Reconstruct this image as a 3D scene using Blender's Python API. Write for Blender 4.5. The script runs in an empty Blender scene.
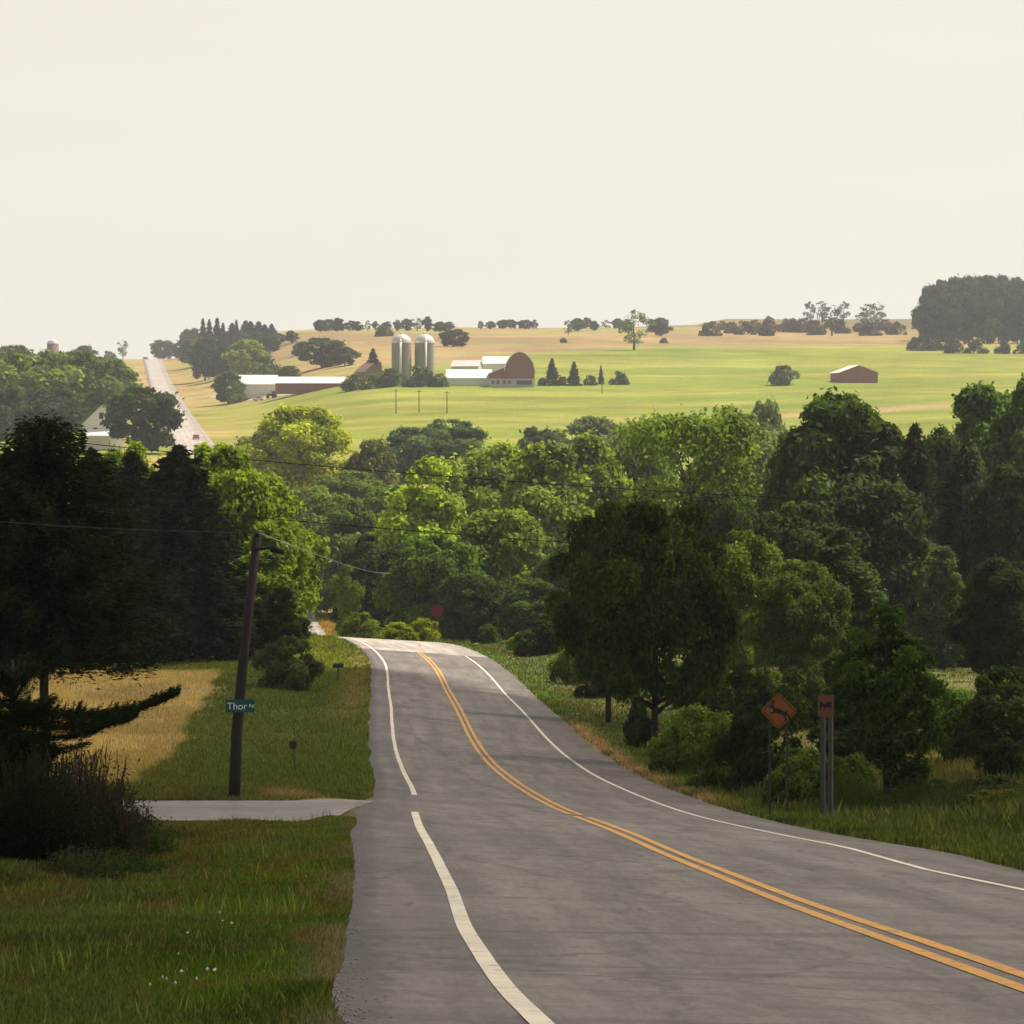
import bpy, math, random
import numpy as np
from mathutils import Vector, Matrix
R = math.radians
F = 3800.0; HY = 490.0           # focal length in pixels and the row of the true horizon
scene = bpy.context.scene
COL = scene.collection
rng = np.random.default_rng(7)
random.seed(7)

# ------------------------------------------------------------------ helpers
def tag(o, label=None, cat=None, group=None, kind=None):
    if label: o['label'] = label
    if cat: o['category'] = cat
    if group: o['group'] = group
    if kind: o['kind'] = kind
    return o

def empty(name, loc, rz=0.0):
    o = bpy.data.objects.new(name, None); COL.objects.link(o)
    o.location = loc; o.rotation_euler = (0, 0, rz); o.empty_display_size = .3
    return o

def link(name, me, mat=None, parent=None):
    o = bpy.data.objects.new(name, me); COL.objects.link(o)
    if mat is not None and len(me.materials) == 0: me.materials.append(mat)
    if parent is not None: o.parent = parent
    return o

def mesh_np(name, V, Fc, n=4, attr=None, col=None, smooth=False, uv=None):
    """V (k,3) points, Fc (m,n) faces with n corners each."""
    V = np.asarray(V, np.float32); Fc = np.asarray(Fc, np.int32)
    me = bpy.data.meshes.new(name)
    me.vertices.add(len(V)); me.vertices.foreach_set('co', V.ravel())
    m = len(Fc)
    me.loops.add(m*n); me.loops.foreach_set('vertex_index', Fc.ravel())
    me.polygons.add(m)
    me.polygons.foreach_set('loop_start', np.arange(0, m*n, n, dtype=np.int32))
    me.polygons.foreach_set('loop_total', np.full(m, n, np.int32))
    if smooth: me.polygons.foreach_set('use_smooth', np.ones(m, bool))
    if attr is not None:
        a = me.attributes.new('rnd', 'FLOAT', 'POINT'); a.data.foreach_set('value', np.asarray(attr, np.float32))
    if col is not None:
        c = np.ones((len(V), 4), np.float32); c[:, :3] = col
        a = me.attributes.new('Col', 'FLOAT_COLOR', 'POINT'); a.data.foreach_set('color', c.ravel())
    if uv is not None:
        l = me.uv_layers.new(name='UVMap'); l.data.foreach_set('uv', np.asarray(uv, np.float32)[Fc.ravel()].ravel())
    me.update(calc_edges=True); me.validate()
    return me

class MB:
    """collects boxes, tubes and prisms, then makes ONE mesh"""
    def __init__(s): s.v = []; s.f = []
    def add(s, vs, fs):
        b = len(s.v); s.v += [tuple(p) for p in vs]; s.f += [tuple(i+b for i in f) for f in fs]; return s
    def box(s, c, d, rz=0.0):
        x, y, z = d[0]/2, d[1]/2, d[2]/2; cs, sn = math.cos(rz), math.sin(rz)
        vs = [(c[0]+a*x*cs-b*y*sn, c[1]+a*x*sn+b*y*cs, c[2]+e*z) for e in (-1, 1) for a, b in ((-1,-1),(1,-1),(1,1),(-1,1))]
        return s.add(vs, [(3,2,1,0),(4,5,6,7),(0,1,5,4),(1,2,6,5),(2,3,7,6),(3,0,4,7)])
    def tube(s, pts, rad, n=8):
        pts = [Vector(p) for p in pts]; rings = []
        if not hasattr(rad, '__len__'): rad = [rad]*len(pts)
        for i, p in enumerate(pts):
            d = (pts[min(i+1, len(pts)-1)]-pts[max(i-1, 0)]).normalized()
            u = d.orthogonal().normalized() if abs(d.z) < .95 else Vector((1,0,0))
            u = (u-d*u.dot(d)).normalized(); w = d.cross(u)
            rings.append([p+(u*math.cos(2*math.pi*k/n)+w*math.sin(2*math.pi*k/n))*rad[i] for k in range(n)])
        vs = [q for r in rings for q in r]; fs = []
        for i in range(len(pts)-1):
            for k in range(n):
                a, b = i*n+k, i*n+(k+1) % n
                fs.append((a, b, b+n, a+n))
        fs.append(tuple(range(n-1, -1, -1))); m = (len(pts)-1)*n; fs.append(tuple(range(m, m+n)))
        return s.add(vs, fs)
    def prism(s, poly, y0, y1):      # polygon in (x,z), extruded along y
        n = len(poly)
        vs = [(x, y0, z) for x, z in poly]+[(x, y1, z) for x, z in poly]
        fs = [tuple(range(n)), tuple(range(2*n-1, n-1, -1))]+[(i, i+n, (i+1) % n+n, (i+1) % n) for i in range(n)]
        return s.add(vs, fs)
    def lathe(s, prof, n=24, c=(0, 0)):
        vs = [(c[0]+r*math.cos(2*math.pi*k/n), c[1]+r*math.sin(2*math.pi*k/n), z) for r, z in prof for k in range(n)]
        fs = [(i*n+k, i*n+(k+1) % n, (i+1)*n+(k+1) % n, (i+1)*n+k) for i in range(len(prof)-1) for k in range(n)]
        return s.add(vs, fs)
    def build(s, name, mat, parent=None, smooth=False):
        me = bpy.data.meshes.new(name); me.from_pydata(s.v, [], s.f); me.validate()
        if smooth:
            for p in me.polygons: p.use_smooth = True
        return link(name, me, mat, parent)

def copy_tree(o, parent=None):
    c = o.copy(); COL.objects.link(c)
    if parent is not None: c.parent = parent
    for ch in [k for k in COL.objects if k.parent == o]: copy_tree(ch, c)
    return c

# ------------------------------------------------------------------ value noise
def _h(i, j, s):
    i = i.astype(np.int64); j = j.astype(np.int64)
    n = (i*374761393+j*668265263+s*1442695041) & 0x7fffffff
    n = ((n ^ (n >> 13))*1274126177) & 0x7fffffff
    return ((n ^ (n >> 16)) & 0xffff)/65535.0
def vn(x, y, s=0):
    x = np.asarray(x, float); y = np.asarray(y, float)
    i = np.floor(x); j = np.floor(y); fx = x-i; fy = y-j
    fx = fx*fx*(3-2*fx); fy = fy*fy*(3-2*fy)
    a = _h(i, j, s)*(1-fx)+_h(i+1, j, s)*fx; b = _h(i, j+1, s)*(1-fx)+_h(i+1, j+1, s)*fx
    return a*(1-fy)+b*fy
def fbm(x, y, s=0): return (vn(x, y, s)*.5+vn(x*2.1, y*2.1, s+1)*.3+vn(x*4.3, y*4.3, s+2)*.2)
def sst(x, a, b):
    t = np.clip((np.asarray(x, float)-a)/(b-a), 0, 1); return t*t*(3-2*t)

# ------------------------------------------------------------------ road line and ground
NY = np.array([-60,-20,0,14,20,26,32,38,45,52,60,68,78,90,104,120,140,165,190,220,250,285,320,360,400,450,500,600,700,850,1000,1250,1600,2000,2500,2750,3300.])
NX = np.array([6.2,5.2,4.6,3.9,3.5,3.24,2.99,2.81,2.54,2.26,1.94,1.67,1.39,1.08,.66,0.,-.84,-1.8,-2.67,-3.78,-4.9,-7.2,-10.7,-15.2,-19.4,-24.8,-30.2,-41,-52,-68,-84,-109.5,-146,-187,-238,-264,-320])
NZ = np.array([1.2,-.6,-1.62,-2.42,-2.86,-3.28,-3.69,-4.12,-4.57,-5.01,-5.49,-6.01,-6.70,-7.52,-8.38,-9.18,-9.98,-10.6,-10.98,-11.5,-11.88,-12.05,-12.6,-14.4,-17.0,-19.3,-18.2,-11,-3.5,4,11.3,22,39.3,60.5,86,91,70])
NB = np.array([-.03,-.03,-.03,-.036,-.034,-.014,-.017,-.03,-.043,-.055,-.052,-.063,-.067,-.067,-.064,-.064,-.069,-.081,-.087,-.092,-.09,-.07,-.06,-.04,-.02,0,0,0,0,0,0,0,0,0,0,0,0])
def _spl(xn, yn):
    n = len(xn); h = np.diff(xn); A = np.zeros((n, n)); b = np.zeros(n); A[0,0] = A[-1,-1] = 1
    for i in range(1, n-1):
        A[i,i-1] = h[i-1]; A[i,i] = 2*(h[i-1]+h[i]); A[i,i+1] = h[i]
        b[i] = 3*((yn[i+1]-yn[i])/h[i]-(yn[i]-yn[i-1])/h[i-1])
    c = np.linalg.solve(A, b); bb = np.diff(yn)/h-h*(2*c[:-1]+c[1:])/3; d = np.diff(c)/(3*h)
    def f(x):
        x = np.asarray(x, float); k = np.clip(np.searchsorted(xn, x)-1, 0, n-2); t = x-xn[k]
        return yn[k]+bb[k]*t+c[k]*t*t+d[k]*t**3
    return f
xr = _spl(NY, NX); zr = _spl(NY, NZ)
def bk(y): return np.interp(y, NY, NB)
def slope(y): return (xr(np.asarray(y)+.5)-xr(np.asarray(y)-.5))
def lat(x, y):                   # offset from the centre line, square to it
    return (x-xr(y))/np.sqrt(1+slope(y)**2)
EL, ER = 4.42, 5.15              # pavement edges
SY0, SY1, SZ = 71.4, 76.0, -6.22  # the side road
zfarm = _spl(np.array([-60,500,600,700,850,950,1150,1350,1500,1700,2000,2300,2600,3300.]), np.array([-19,-18,-11.5,-4.5,3.5,9.3,22.5,36.2,48,62.6,81,97,99,60]))
zright = _spl(np.array([-60,500,600,700,1000,1370,1650,1750,2000,2200,2600,2800,3300.]), np.array([-19,-18,-11,-3,17,39.6,58.6,65.5,80,93,117,118,80]))
def side_y0(x): return SY0-8.5*sst(x, -4.9, -2.5)**1.1
def side_z(x, y, o):
    k = sst(x, -4.7, -3.0)
    return SZ*(1-k)+(zr(y)+bk(y)*np.maximum(o, -EL))*k
def gz(x, y):
    x = np.asarray(x, float); y = np.asarray(y, float)
    o = lat(x, y); b = bk(y)
    oc = np.clip(o, -EL, ER)
    z = zr(y)+b*oc
    out = np.where(o < 0, -o-EL, o-ER)                # metres beyond the pavement
    far = sst(y, 420, 650)
    near = 1-far
    # verge: ditch and rolling ground
    ditch = -.28*np.exp(-((out-3.2)/1.7)**2)
    left = o < 0
    lift = np.where(left, .10*sst(out, 4, 14), .55*sst(out, 5, 18)+.3*sst(out, 18, 40))
    roll = (fbm(x*.09+3, y*.05, 11)-.5)*1.1*sst(out, 2.5, 12)*sst(y, 20, 70)
    fine = (vn(x*.6, y*.3, 5)-.5)*.045*sst(out, .3, 2)
    zz = z+np.where(out > 0, ditch*near*sst(y, 30, 60)+lift*near+roll*near+fine*near, -.10*sst(-out, .02, .5)-.012)
    # little bank beyond the crest, right of the road
    zz = zz+5.6*sst(out, 3, 14)*(o > 0)*sst(y, 438, 500)*(1-sst(y, 520, 640))
    # level strip for the side road
    yy0 = side_y0(x); w = sst(y, yy0-6, yy0-.3)*(1-sst(y, SY1+.6+5*sst(x, -4.6, -2.6), SY1+12))*sst(-o, EL, EL+.35)
    zz = zz*(1-w)+(side_z(x, y, o)-.02)*w
    # far hillside
    h1 = sst(o, 6, 84)*far
    zz = zz*(1-h1)+zfarm(y)*h1
    h2 = sst(x, 50, 150)*sst(y, 520, 900)
    zz = zz*(1-h2)+zright(y)*h2
    zz = zz+far*sst(out, 10, 60)*((fbm(x*.006, y*.006, 21)-.5)*5*sst(y, 700, 1500))
    return zz
def gp(x, y): return float(gz(np.array([x]), np.array([y]))[0])
def PX(px, y): return (px-512)/F*y
def PZ(py, y): return (HY-py)/F*y
def at(px, y, dz=0.0):
    x = PX(px, y); return (x, y, gp(x, y)+dz)

# ground colour (albedo): fields, verges, dirt
def mixc(a, b, t): t = np.asarray(t)[..., None]; return a*(1-t)+np.array(b)*t
def wheat_mask(x, y):
    edge = -10.0-(y-100)*.062+(fbm(y*.06, y*0, 31)-.5)*1.2
    return sst(edge-x, -.2, .25)*sst(y, 97, 101)*(1-sst(y, 238, 246))
def gcol(x, y):
    x = np.asarray(x, float); y = np.asarray(y, float); o = lat(x, y)
    out = np.where(o < 0, -o-EL, o-ER)
    n1 = fbm(x*.35, y*.16, 41); n2 = fbm(x*.07, y*.03, 44); n3 = vn(x*1.3, y*.5, 47)
    c = np.zeros(x.shape+(3,))+np.array([.092, .112, .036])
    c = mixc(c, [.030, .052, .012], sst(n1, .45, .7)*.7)
    c = mixc(c, [.150, .110, .036], sst(n2*.6+n3*.25+n1*.25, .49, .68)*.55)
    c = mixc(c, [.075, .135, .012], np.exp(-((out-.7)/.9)**2)*.75*sst(n3, .15, .6))
    n4 = fbm(x*1.9, y*.55, 48); nr = 1-sst(y, 60, 80)
    c = mixc(c, [.135, .085, .040], (o < 0)*nr*sst(n4*.6+n2*.4+.10*sst(out, 2, 5), .46, .61)*.68)
    c = mixc(c, [.115, .140, .022], (o < 0)*nr*sst(vn(x*2.3, y*.8, 49), .6, .8)*.6)
    # bare dirt by the pavement
    dl = np.exp(-((out-.9)/.9)**2)*(o < 0)*sst(y, 160, 185)*(1-sst(y, 262, 285))
    dr = np.exp(-((out-.35)/.55)**2)*(o > 0)*sst(y, 100, 118)*(1-sst(y, 178, 200))
    dj = np.exp(-((y-69.0)/2.0)**2)*np.exp(-((out-1.6)/1.2)**2)*(o < 0)+.8*np.exp(-((y-78.5)/1.6)**2)*np.exp(-((out-1.4)/1.3)**2)*(o < 0)
    c = mixc(c, [.33, .215, .12], np.clip((dl+dr+.8*dj)*sst(n3+n1*.5, .3, .75)*1.15, 0, 1))
    c = mixc(c, [.20, .165, .125], np.exp(-(out/.22)**2)*(o < 0)*(1-sst(y, 90, 120))*sst(vn(y*.35, x*0, 46), .25, .7)*.85)
    # mown tan/green right bank
    tb = sst(out, 8, 13)*(o > 0)*sst(y, 125, 150)*(1-sst(y, 330, 370))
    c = mixc(c, [.13, .11, .036], tb*.6*sst(n1+n2*.6, .45, .85))
    # left mown grass before the crest
    lm = (o < 0)*sst(y, 86, 95)*(1-sst(y, 330, 360))
    c = mixc(c, [.120, .150, .030], lm*.6)
    lm2 = (o < 0)*sst(y, 205, 260)*sst(out, .5, 2)
    c = mixc(c, [.150, .170, .020], lm2*.8)
    wh = wheat_mask(x, y)
    c = mixc(c, np.array([.55, .405, .195]), wh)
    c = c*(1-(wh*.25*sst(vn(x*.25, y*.05, 61), .4, .7))[..., None])
    # bank beyond the crest
    bb = sst(y, 400, 440)*(1-sst(y, 640, 700))
    c = mixc(c, [.200, .215, .020], bb*.85)
    c = mixc(c, [.32, .17, .055], bb*sst(y, 484, 500)*.8*sst(n1, .3, .5))
    # far hillside
    far = sst(y, 640, 700)
    g = fbm(x*.012, y*.006, 51); s = vn(y*.06+x*.004, x*.003, 53)
    hay = np.zeros(x.shape+(3,))+np.array([.200, .222, .032])
    hay = mixc(hay, [.165, .210, .028], sst(g, .35, .65))
    hay = mixc(hay, [.29, .275, .062], sst(s, .40, .8)*.75)
    tan = np.zeros(x.shape+(3,))+np.array([.325, .225, .098])
    tan = mixc(tan, [.245, .175, .090], sst(g, .35, .6))
    tan = mixc(tan, [.270, .270, .075], sst(vn(x*.01, y*.02, 57), .55, .8)*.7)
    lim = 1690+(g-.5)*150-250*(1-sst(x, -70, 60))+(x > 60)*60
    t = sst(y-lim, -55, 55)
    fc = mixc(hay, [0, 0, 0], np.zeros(x.shape)); fc = fc*(1-t[..., None])+tan*t[..., None]
    # grey scrub on the right-hand rise
    gr = sst(y, 2050, 2250)*sst(x, 110, 170)
    fc = mixc(fc, [.150, .135, .075], gr*.85)
    # pale mown strip and a tan track across the right of the hay field
    ln = y-(1120+.18*np.clip(x, -60, 400))
    fc = mixc(fc, [.36, .24, .12], np.exp(-(ln/16)**2)*sst(x, 0, 60)*.75)
    fc = mixc(fc, [.13, .14, .05], np.exp(-((ln+24)/5)**2)*sst(x, -30, 10)*.6)
    # road verges on the hill
    vg = np.exp(-((out-4)/9)**2)
    fc = mixc(fc, [.36, .245, .095], vg*.75*sst(vn(x*.05, y*.02, 59), .2, .6))
    fc = mixc(fc, [.33, .29, .075], np.exp(-((out-20)/14)**2)*.5)
    lft = sst(-o, 6, 30)
    fc = mixc(fc, [.21, .24, .045], lft*.6)
    return c*(1-far[..., None])+fc*far[..., None]

# ------------------------------------------------------------------ materials
def mat(name):
    m = bpy.data.materials.new(name); m.use_nodes = True
    nt = m.node_tree; b = nt.nodes['Principled BSDF']
    return m, nt, b
def nd(nt, t, **k):
    n = nt.nodes.new(t)
    for a, v in k.items():
        if a in n.inputs: n.inputs[a].default_value = v
        else: setattr(n, a, v)
    return n
def L(nt, a, b): nt.links.new(a, b)
def mixn(nt, a, b, f, mode='MIX'):
    m = nt.nodes.new('ShaderNodeMix'); m.data_type = 'RGBA'; m.blend_type = mode
    for s, v in ((6, a), (7, b), (0, f)):
        if hasattr(v, 'node'): L(nt, v, m.inputs[s])
        elif s == 0: m.inputs[0].default_value = v
        else: m.inputs[s].default_value = (*v, 1)
    return m.outputs[2]
def ramp(nt, src, stops):
    r = nt.nodes.new('ShaderNodeValToRGB'); e = r.color_ramp.elements
    e[0].position, e[0].color = stops[0][0], (*[stops[0][1]]*3, 1)
    e[1].position, e[1].color = stops[-1][0], (*[stops[-1][1]]*3, 1)
    for p, v in stops[1:-1]:
        k = e.new(p); k.color = (v, v, v, 1)
    L(nt, src, r.inputs[0]); return r.outputs[0]
def noise(nt, vec, scale, detail=4, rough=.6):
    n = nd(nt, 'ShaderNodeTexNoise', Scale=scale, Detail=detail, Roughness=rough)
    L(nt, vec, n.inputs['Vector']); return n.outputs['Fac']
def simple(name, c, rough=.8, var=.25, scale=3.0, metal=0.0, spec=.3):
    m, nt, b = mat(name)
    tc = nd(nt, 'ShaderNodeTexCoord')
    f = noise(nt, tc.outputs['Object'], scale)
    lo = [v*(1-var) for v in c]; hi = [min(1, v*(1+var)) for v in c]
    L(nt, mixn(nt, lo, hi, f), b.inputs['Base Color'])
    b.inputs['Roughness'].default_value = rough; b.inputs['Metallic'].default_value = metal
    b.inputs['Specular IOR Level'].default_value = spec
    return m

def ground_mat():
    m, nt, b = mat('field_ground')
    a = nd(nt, 'ShaderNodeAttribute', attribute_name='Col')
    g = nd(nt, 'ShaderNodeNewGeometry')
    f1 = noise(nt, g.outputs['Position'], .9, 6, .7); f2 = noise(nt, g.outputs['Position'], .05, 5, .6)
    k = nd(nt, 'ShaderNodeMath', operation='MULTIPLY'); L(nt, ramp(nt, f1, [(.25, .6), (.75, 1.35)]), k.inputs[0]); f3 = noise(nt, g.outputs['Position'], .012, 8, .72); k2 = nd(nt, 'ShaderNodeMath', operation='MULTIPLY'); L(nt, ramp(nt, f2, [(.3, .80), (.7, 1.18)]), k2.inputs[0]); L(nt, ramp(nt, f3, [(.3, .80), (.7, 1.2)]), k2.inputs[1]); L(nt, k2.outputs[0], k.inputs[1])
    c = mixn(nt, a.outputs['Color'], k.outputs[0], 1.0, 'MULTIPLY'); L(nt, c, b.inputs['Base Color'])
    b.inputs['Roughness'].default_value = 1; b.inputs['Specular IOR Level'].default_value = .05
    bp = nd(nt, 'ShaderNodeBump', Strength=.5, Distance=.15); L(nt, f1, bp.inputs['Height']); L(nt, bp.outputs[0], b.inputs['Normal'])
    return m

def leafy(name, attrcol=False, trans=.35, lo=.38, hi=1.6):
    """leaf or blade material; colour from the object's own colour (or the mesh's Col) varied leaf by leaf"""
    m, nt, b = mat(name)
    if attrcol:
        base = nd(nt, 'ShaderNodeAttribute', attribute_name='Col').outputs['Color']
    else:
        base = nd(nt, 'ShaderNodeObjectInfo').outputs['Color']
        r = nd(nt, 'ShaderNodeAttribute', attribute_name='rnd').outputs['Fac']
        mr = nd(nt, 'ShaderNodeMapRange'); mr.inputs['To Min'].default_value = lo; mr.inputs['To Max'].default_value = hi
        L(nt, r, mr.inputs['Value'])
        base = mixn(nt, base, mr.outputs[0], 1.0, 'MULTIPLY')
        base = mixn(nt, base, mixn(nt, base, (1.30, 1.28, .62), 1.0, 'MULTIPLY'), r)
    L(nt, base, b.inputs['Base Color'])
    b.inputs['Roughness'].default_value = .7; b.inputs['Specular IOR Level'].default_value = .06
    t = nd(nt, 'ShaderNodeBsdfTranslucent')
    L(nt, mixn(nt, base, (1.5, 1.6, .7), 1.0, 'MULTIPLY'), t.inputs['Color'])
    mx = nd(nt, 'ShaderNodeMixShader'); mx.inputs[0].default_value = trans
    L(nt, b.outputs[0], mx.inputs[1]); L(nt, t.outputs[0], mx.inputs[2])
    L(nt, mx.outputs[0], nt.nodes['Material Output'].inputs[0])
    return m

def ad_(nt, v):                     # wander a vector a little
    n = nd(nt, 'ShaderNodeTexNoise', Scale=.35, Detail=5, Roughness=.7); L(nt, v, n.inputs['Vector'])
    a = nd(nt, 'ShaderNodeVectorMath', operation='MULTIPLY_ADD'); L(nt, n.outputs['Color'], a.inputs[0]); a.inputs[1].default_value = (1.2, 6, 0); L(nt, v, a.inputs[2])
    return a.outputs[0]
def edge_mask(nt, v):
    m = nd(nt, 'ShaderNodeMapRange'); m.inputs['From Min'].default_value = -3.75; m.inputs['From Max'].default_value = -3.6; m.inputs['To Min'].default_value = 1; m.inputs['To Max'].default_value = 0
    L(nt, v, m.inputs['Value']); return m.outputs[0]
def asphalt_mat(name, base=(.150, .129, .113), tracks=True):
    m, nt, b = mat(name)
    tc = nd(nt, 'ShaderNodeTexCoord'); uv = tc.outputs['UV']; g = nd(nt, 'ShaderNodeNewGeometry').outputs['Position']
    mp = nd(nt, 'ShaderNodeMapping'); mp.inputs['Scale'].default_value = (1.0, .05, 1); L(nt, uv, mp.inputs['Vector'])
    st = noise(nt, mp.outputs[0], 1.6, 5, .65)                      # long streaks along the lane
    bl = noise(nt, g, .10, 4, .6); fi = noise(nt, g, 22, 3, .8); me_ = noise(nt, g, 2.2, 5, .7)
    c = mixn(nt, [v*.70 for v in base], [v*1.24 for v in base], ramp(nt, st, [(.3, 0), (.7, 1)]))
    c = mixn(nt, c, ramp(nt, bl, [(.3, .80), (.7, 1.18)]), 1.0, 'MULTIPLY')
    c = mixn(nt, c, ramp(nt, fi, [(.25, .62), (.75, 1.38)]), 1.0, 'MULTIPLY')
    c = mixn(nt, c, ramp(nt, me_, [(.3, .80), (.7, 1.2)]), 1.0, 'MULTIPLY')
    if tracks:
        sx = nd(nt, 'ShaderNodeSeparateXYZ'); L(nt, uv, sx.inputs[0])
        # darker oil strip and tyre polish repeat across the lanes
        k = nd(nt, 'ShaderNodeMath', operation='MULTIPLY'); k.inputs[1].default_value = 2*math.pi/1.7; L(nt, sx.outputs[0], k.inputs[0])
        s = nd(nt, 'ShaderNodeMath', operation='COSINE'); L(nt, k.outputs[0], s.inputs[0])
        c = mixn(nt, c, ramp(nt, s.outputs[0], [(0, 1.07), (1, .93)]), 1.0, 'MULTIPLY')
        # shoulders a touch darker and coarser
        ab = nd(nt, 'ShaderNodeMath', operation='ABSOLUTE'); L(nt, sx.outputs[0], ab.inputs[0])
        sh = nd(nt, 'ShaderNodeMapRange'); sh.inputs['From Min'].default_value = 3.45; sh.inputs['From Max'].default_value = 3.6; L(nt, ab.outputs[0], sh.inputs['Value'])
        c = mixn(nt, c, mixn(nt, c, (.80, .79, .80), 1.0, 'MULTIPLY'), sh.outputs[0])
        # crumbled dark left edge
        eg = nd(nt, 'ShaderNodeMath', operation='MULTIPLY_ADD'); L(nt, noise(nt, g, 1.6, 6, .75), eg.inputs[0]); eg.inputs[1].default_value = .9; L(nt, sx.outputs[0], eg.inputs[2])
        c = mixn(nt, c, mixn(nt, c, (.58, .54, .56), 1.0, 'MULTIPLY'), edge_mask(nt, eg.outputs[0]))
        # blotches of oil and wear drawn out along the lane
        mp3 = nd(nt, 'ShaderNodeMapping'); mp3.inputs['Scale'].default_value = (.9, .11, 1); L(nt, uv, mp3.inputs['Vector'])
        c = mixn(nt, c, ramp(nt, noise(nt, mp3.outputs[0], 1.3, 6, .7), [(.34, .70), (.5, 1.0), (.70, 1.20)]), 1.0, 'MULTIPLY')
        # worn grain drawn out by the tyres, dark drips and pale scrapes
        mp4 = nd(nt, 'ShaderNodeMapping'); mp4.inputs['Scale'].default_value = (13, 1.3, 1); L(nt, uv, mp4.inputs['Vector'])
        c = mixn(nt, c, ramp(nt, noise(nt, mp4.outputs[0], 1.0, 5, .8), [(.3, .76), (.7, 1.24)]), 1.0, 'MULTIPLY')
        mp5 = nd(nt, 'ShaderNodeMapping'); mp5.inputs['Scale'].default_value = (4.5, .5, 1); L(nt, uv, mp5.inputs['Vector'])
        dn = noise(nt, mp5.outputs[0], 1.0, 3, .5)
        c = mixn(nt, c, mixn(nt, c, (.55, .53, .54), 1.0, 'MULTIPLY'), ramp(nt, dn, [(.27, .9), (.33, 0)]))
        c = mixn(nt, c, (.27, .25, .23), ramp(nt, dn, [(.735, 0), (.77, .6)]))
        mp6 = nd(nt, 'ShaderNodeMapping'); mp6.inputs['Scale'].default_value = (.55, .035, 1); L(nt, ad_(nt, uv), mp6.inputs['Vector'])
        v6 = nd(nt, 'ShaderNodeTexVoronoi', feature='DISTANCE_TO_EDGE', Scale=1.0); L(nt, mp6.outputs[0], v6.inputs['Vector'])
        c = mixn(nt, c, mixn(nt, c, (.52, .50, .51), 1.0, 'MULTIPLY'), ramp(nt, v6.outputs[0], [(0, .75), (.022, 0)]))
        # crossing tar seams every so often
        mp2 = nd(nt, 'ShaderNodeMapping'); mp2.inputs['Scale'].default_value = (.02, .16, 1); L(nt, uv, mp2.inputs['Vector'])
        v = nd(nt, 'ShaderNodeTexVoronoi', feature='DISTANCE_TO_EDGE', Scale=1.0); L(nt, mp2.outputs[0], v.inputs['Vector'])
        c = mixn(nt, c, mixn(nt, c, (.62, .61, .62), 1.0, 'MULTIPLY'), ramp(nt, v.outputs[0], [(0, .9), (.03, 0)]))
        # crack network, only in patches
        ad = nd(nt, 'ShaderNodeVectorMath', operation='ADD'); L(nt, g, ad.inputs[0]); nz = nd(nt, 'ShaderNodeTexNoise', Scale=1.2); L(nt, g, nz.inputs['Vector']); L(nt, nz.outputs['Color'], ad.inputs[1])
        v2 = nd(nt, 'ShaderNodeTexVoronoi', feature='DISTANCE_TO_EDGE', Scale=.55); L(nt, ad.outputs[0], v2.inputs['Vector'])
        cr = nd(nt, 'ShaderNodeMath', operation='MULTIPLY'); L(nt, ramp(nt, v2.outputs[0], [(0, 1), (.05, 0)]), cr.inputs[0]); L(nt, ramp(nt, noise(nt, g, .14), [(.48, 0), (.56, .9)]), cr.inputs[1])
        c = mixn(nt, c, mixn(nt, c, (.5, .48, .48), 1.0, 'MULTIPLY'), cr.outputs[0])
        # asphalt made much paler from the crest onward
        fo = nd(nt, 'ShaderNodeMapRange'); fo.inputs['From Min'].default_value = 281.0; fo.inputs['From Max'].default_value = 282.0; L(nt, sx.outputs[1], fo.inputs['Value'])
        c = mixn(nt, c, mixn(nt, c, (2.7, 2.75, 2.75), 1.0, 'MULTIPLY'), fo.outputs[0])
        # pale repair spots
        sp = ramp(nt, noise(nt, g, 1.1, 2, .4), [(.72, 0), (.76, .35)])
        c = mixn(nt, c, (.30, .28, .255), sp)
    L(nt, c, b.inputs['Base Color'])
    b.inputs['Roughness'].default_value = .62; b.inputs['Specular IOR Level'].default_value = .35
    bp = nd(nt, 'ShaderNodeBump', Strength=.35, Distance=.012); L(nt, fi, bp.inputs['Height']); L(nt, bp.outputs[0], b.inputs['Normal'])
    return m

def paint_mat(name, c, worn=.42):
    m, nt, b = mat(name)
    g = nd(nt, 'ShaderNodeNewGeometry').outputs['Position']
    w = ramp(nt, noise(nt, g, 5.0, 8, .75), [(worn-.10, 1), (worn+.03, 0)])
    v = ramp(nt, noise(nt, g, .7, 4), [(.3, .82), (.7, 1.08)])
    L(nt, mixn(nt, mixn(nt, c, v, 1.0, 'MULTIPLY'), (.15, .135, .12), w), b.inputs['Base Color'])
    b.inputs['Roughness'].default_value = .6
    return m

M = {}
M['ground'] = ground_mat()
M['leaf'] = leafy('leaves', trans=.40)
M['needle'] = leafy('needles', trans=.12, lo=.6, hi=1.3)
M['blade'] = leafy('grass_blades', attrcol=True, trans=.35)
M['bark'] = simple('bark', (.030, .025, .021), .9, .35, 6)
M['bark_pale'] = simple('pale_bark', (.13, .115, .09), .9, .3, 6)
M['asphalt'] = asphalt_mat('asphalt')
M['asphalt_side'] = asphalt_mat('side_road_asphalt', (.215, .195, .18), False)
M['gravel'] = asphalt_mat('gravel', (.40, .34, .26), False)
M['white_paint'] = paint_mat('white_road_paint', (.74, .67, .53), .42)
M['yellow_paint'] = paint_mat('yellow_road_paint', (.66, .31, .016), .45)
M['pole'] = simple('weathered_pole', (.034, .027, .026), .9, .3, 4)
M['wire'] = simple('wire', (.012, .012, .015), .6, .1)
M['wire_pale'] = simple('pale_wire', (.42, .42, .42), .4, .1)
M['galv'] = simple('galvanised_steel', (.045, .047, .052), .7, .2, 8, .1)
M['post_wood'] = simple('grey_wood_post', (.085, .073, .070), .9, .3, 8)
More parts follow.
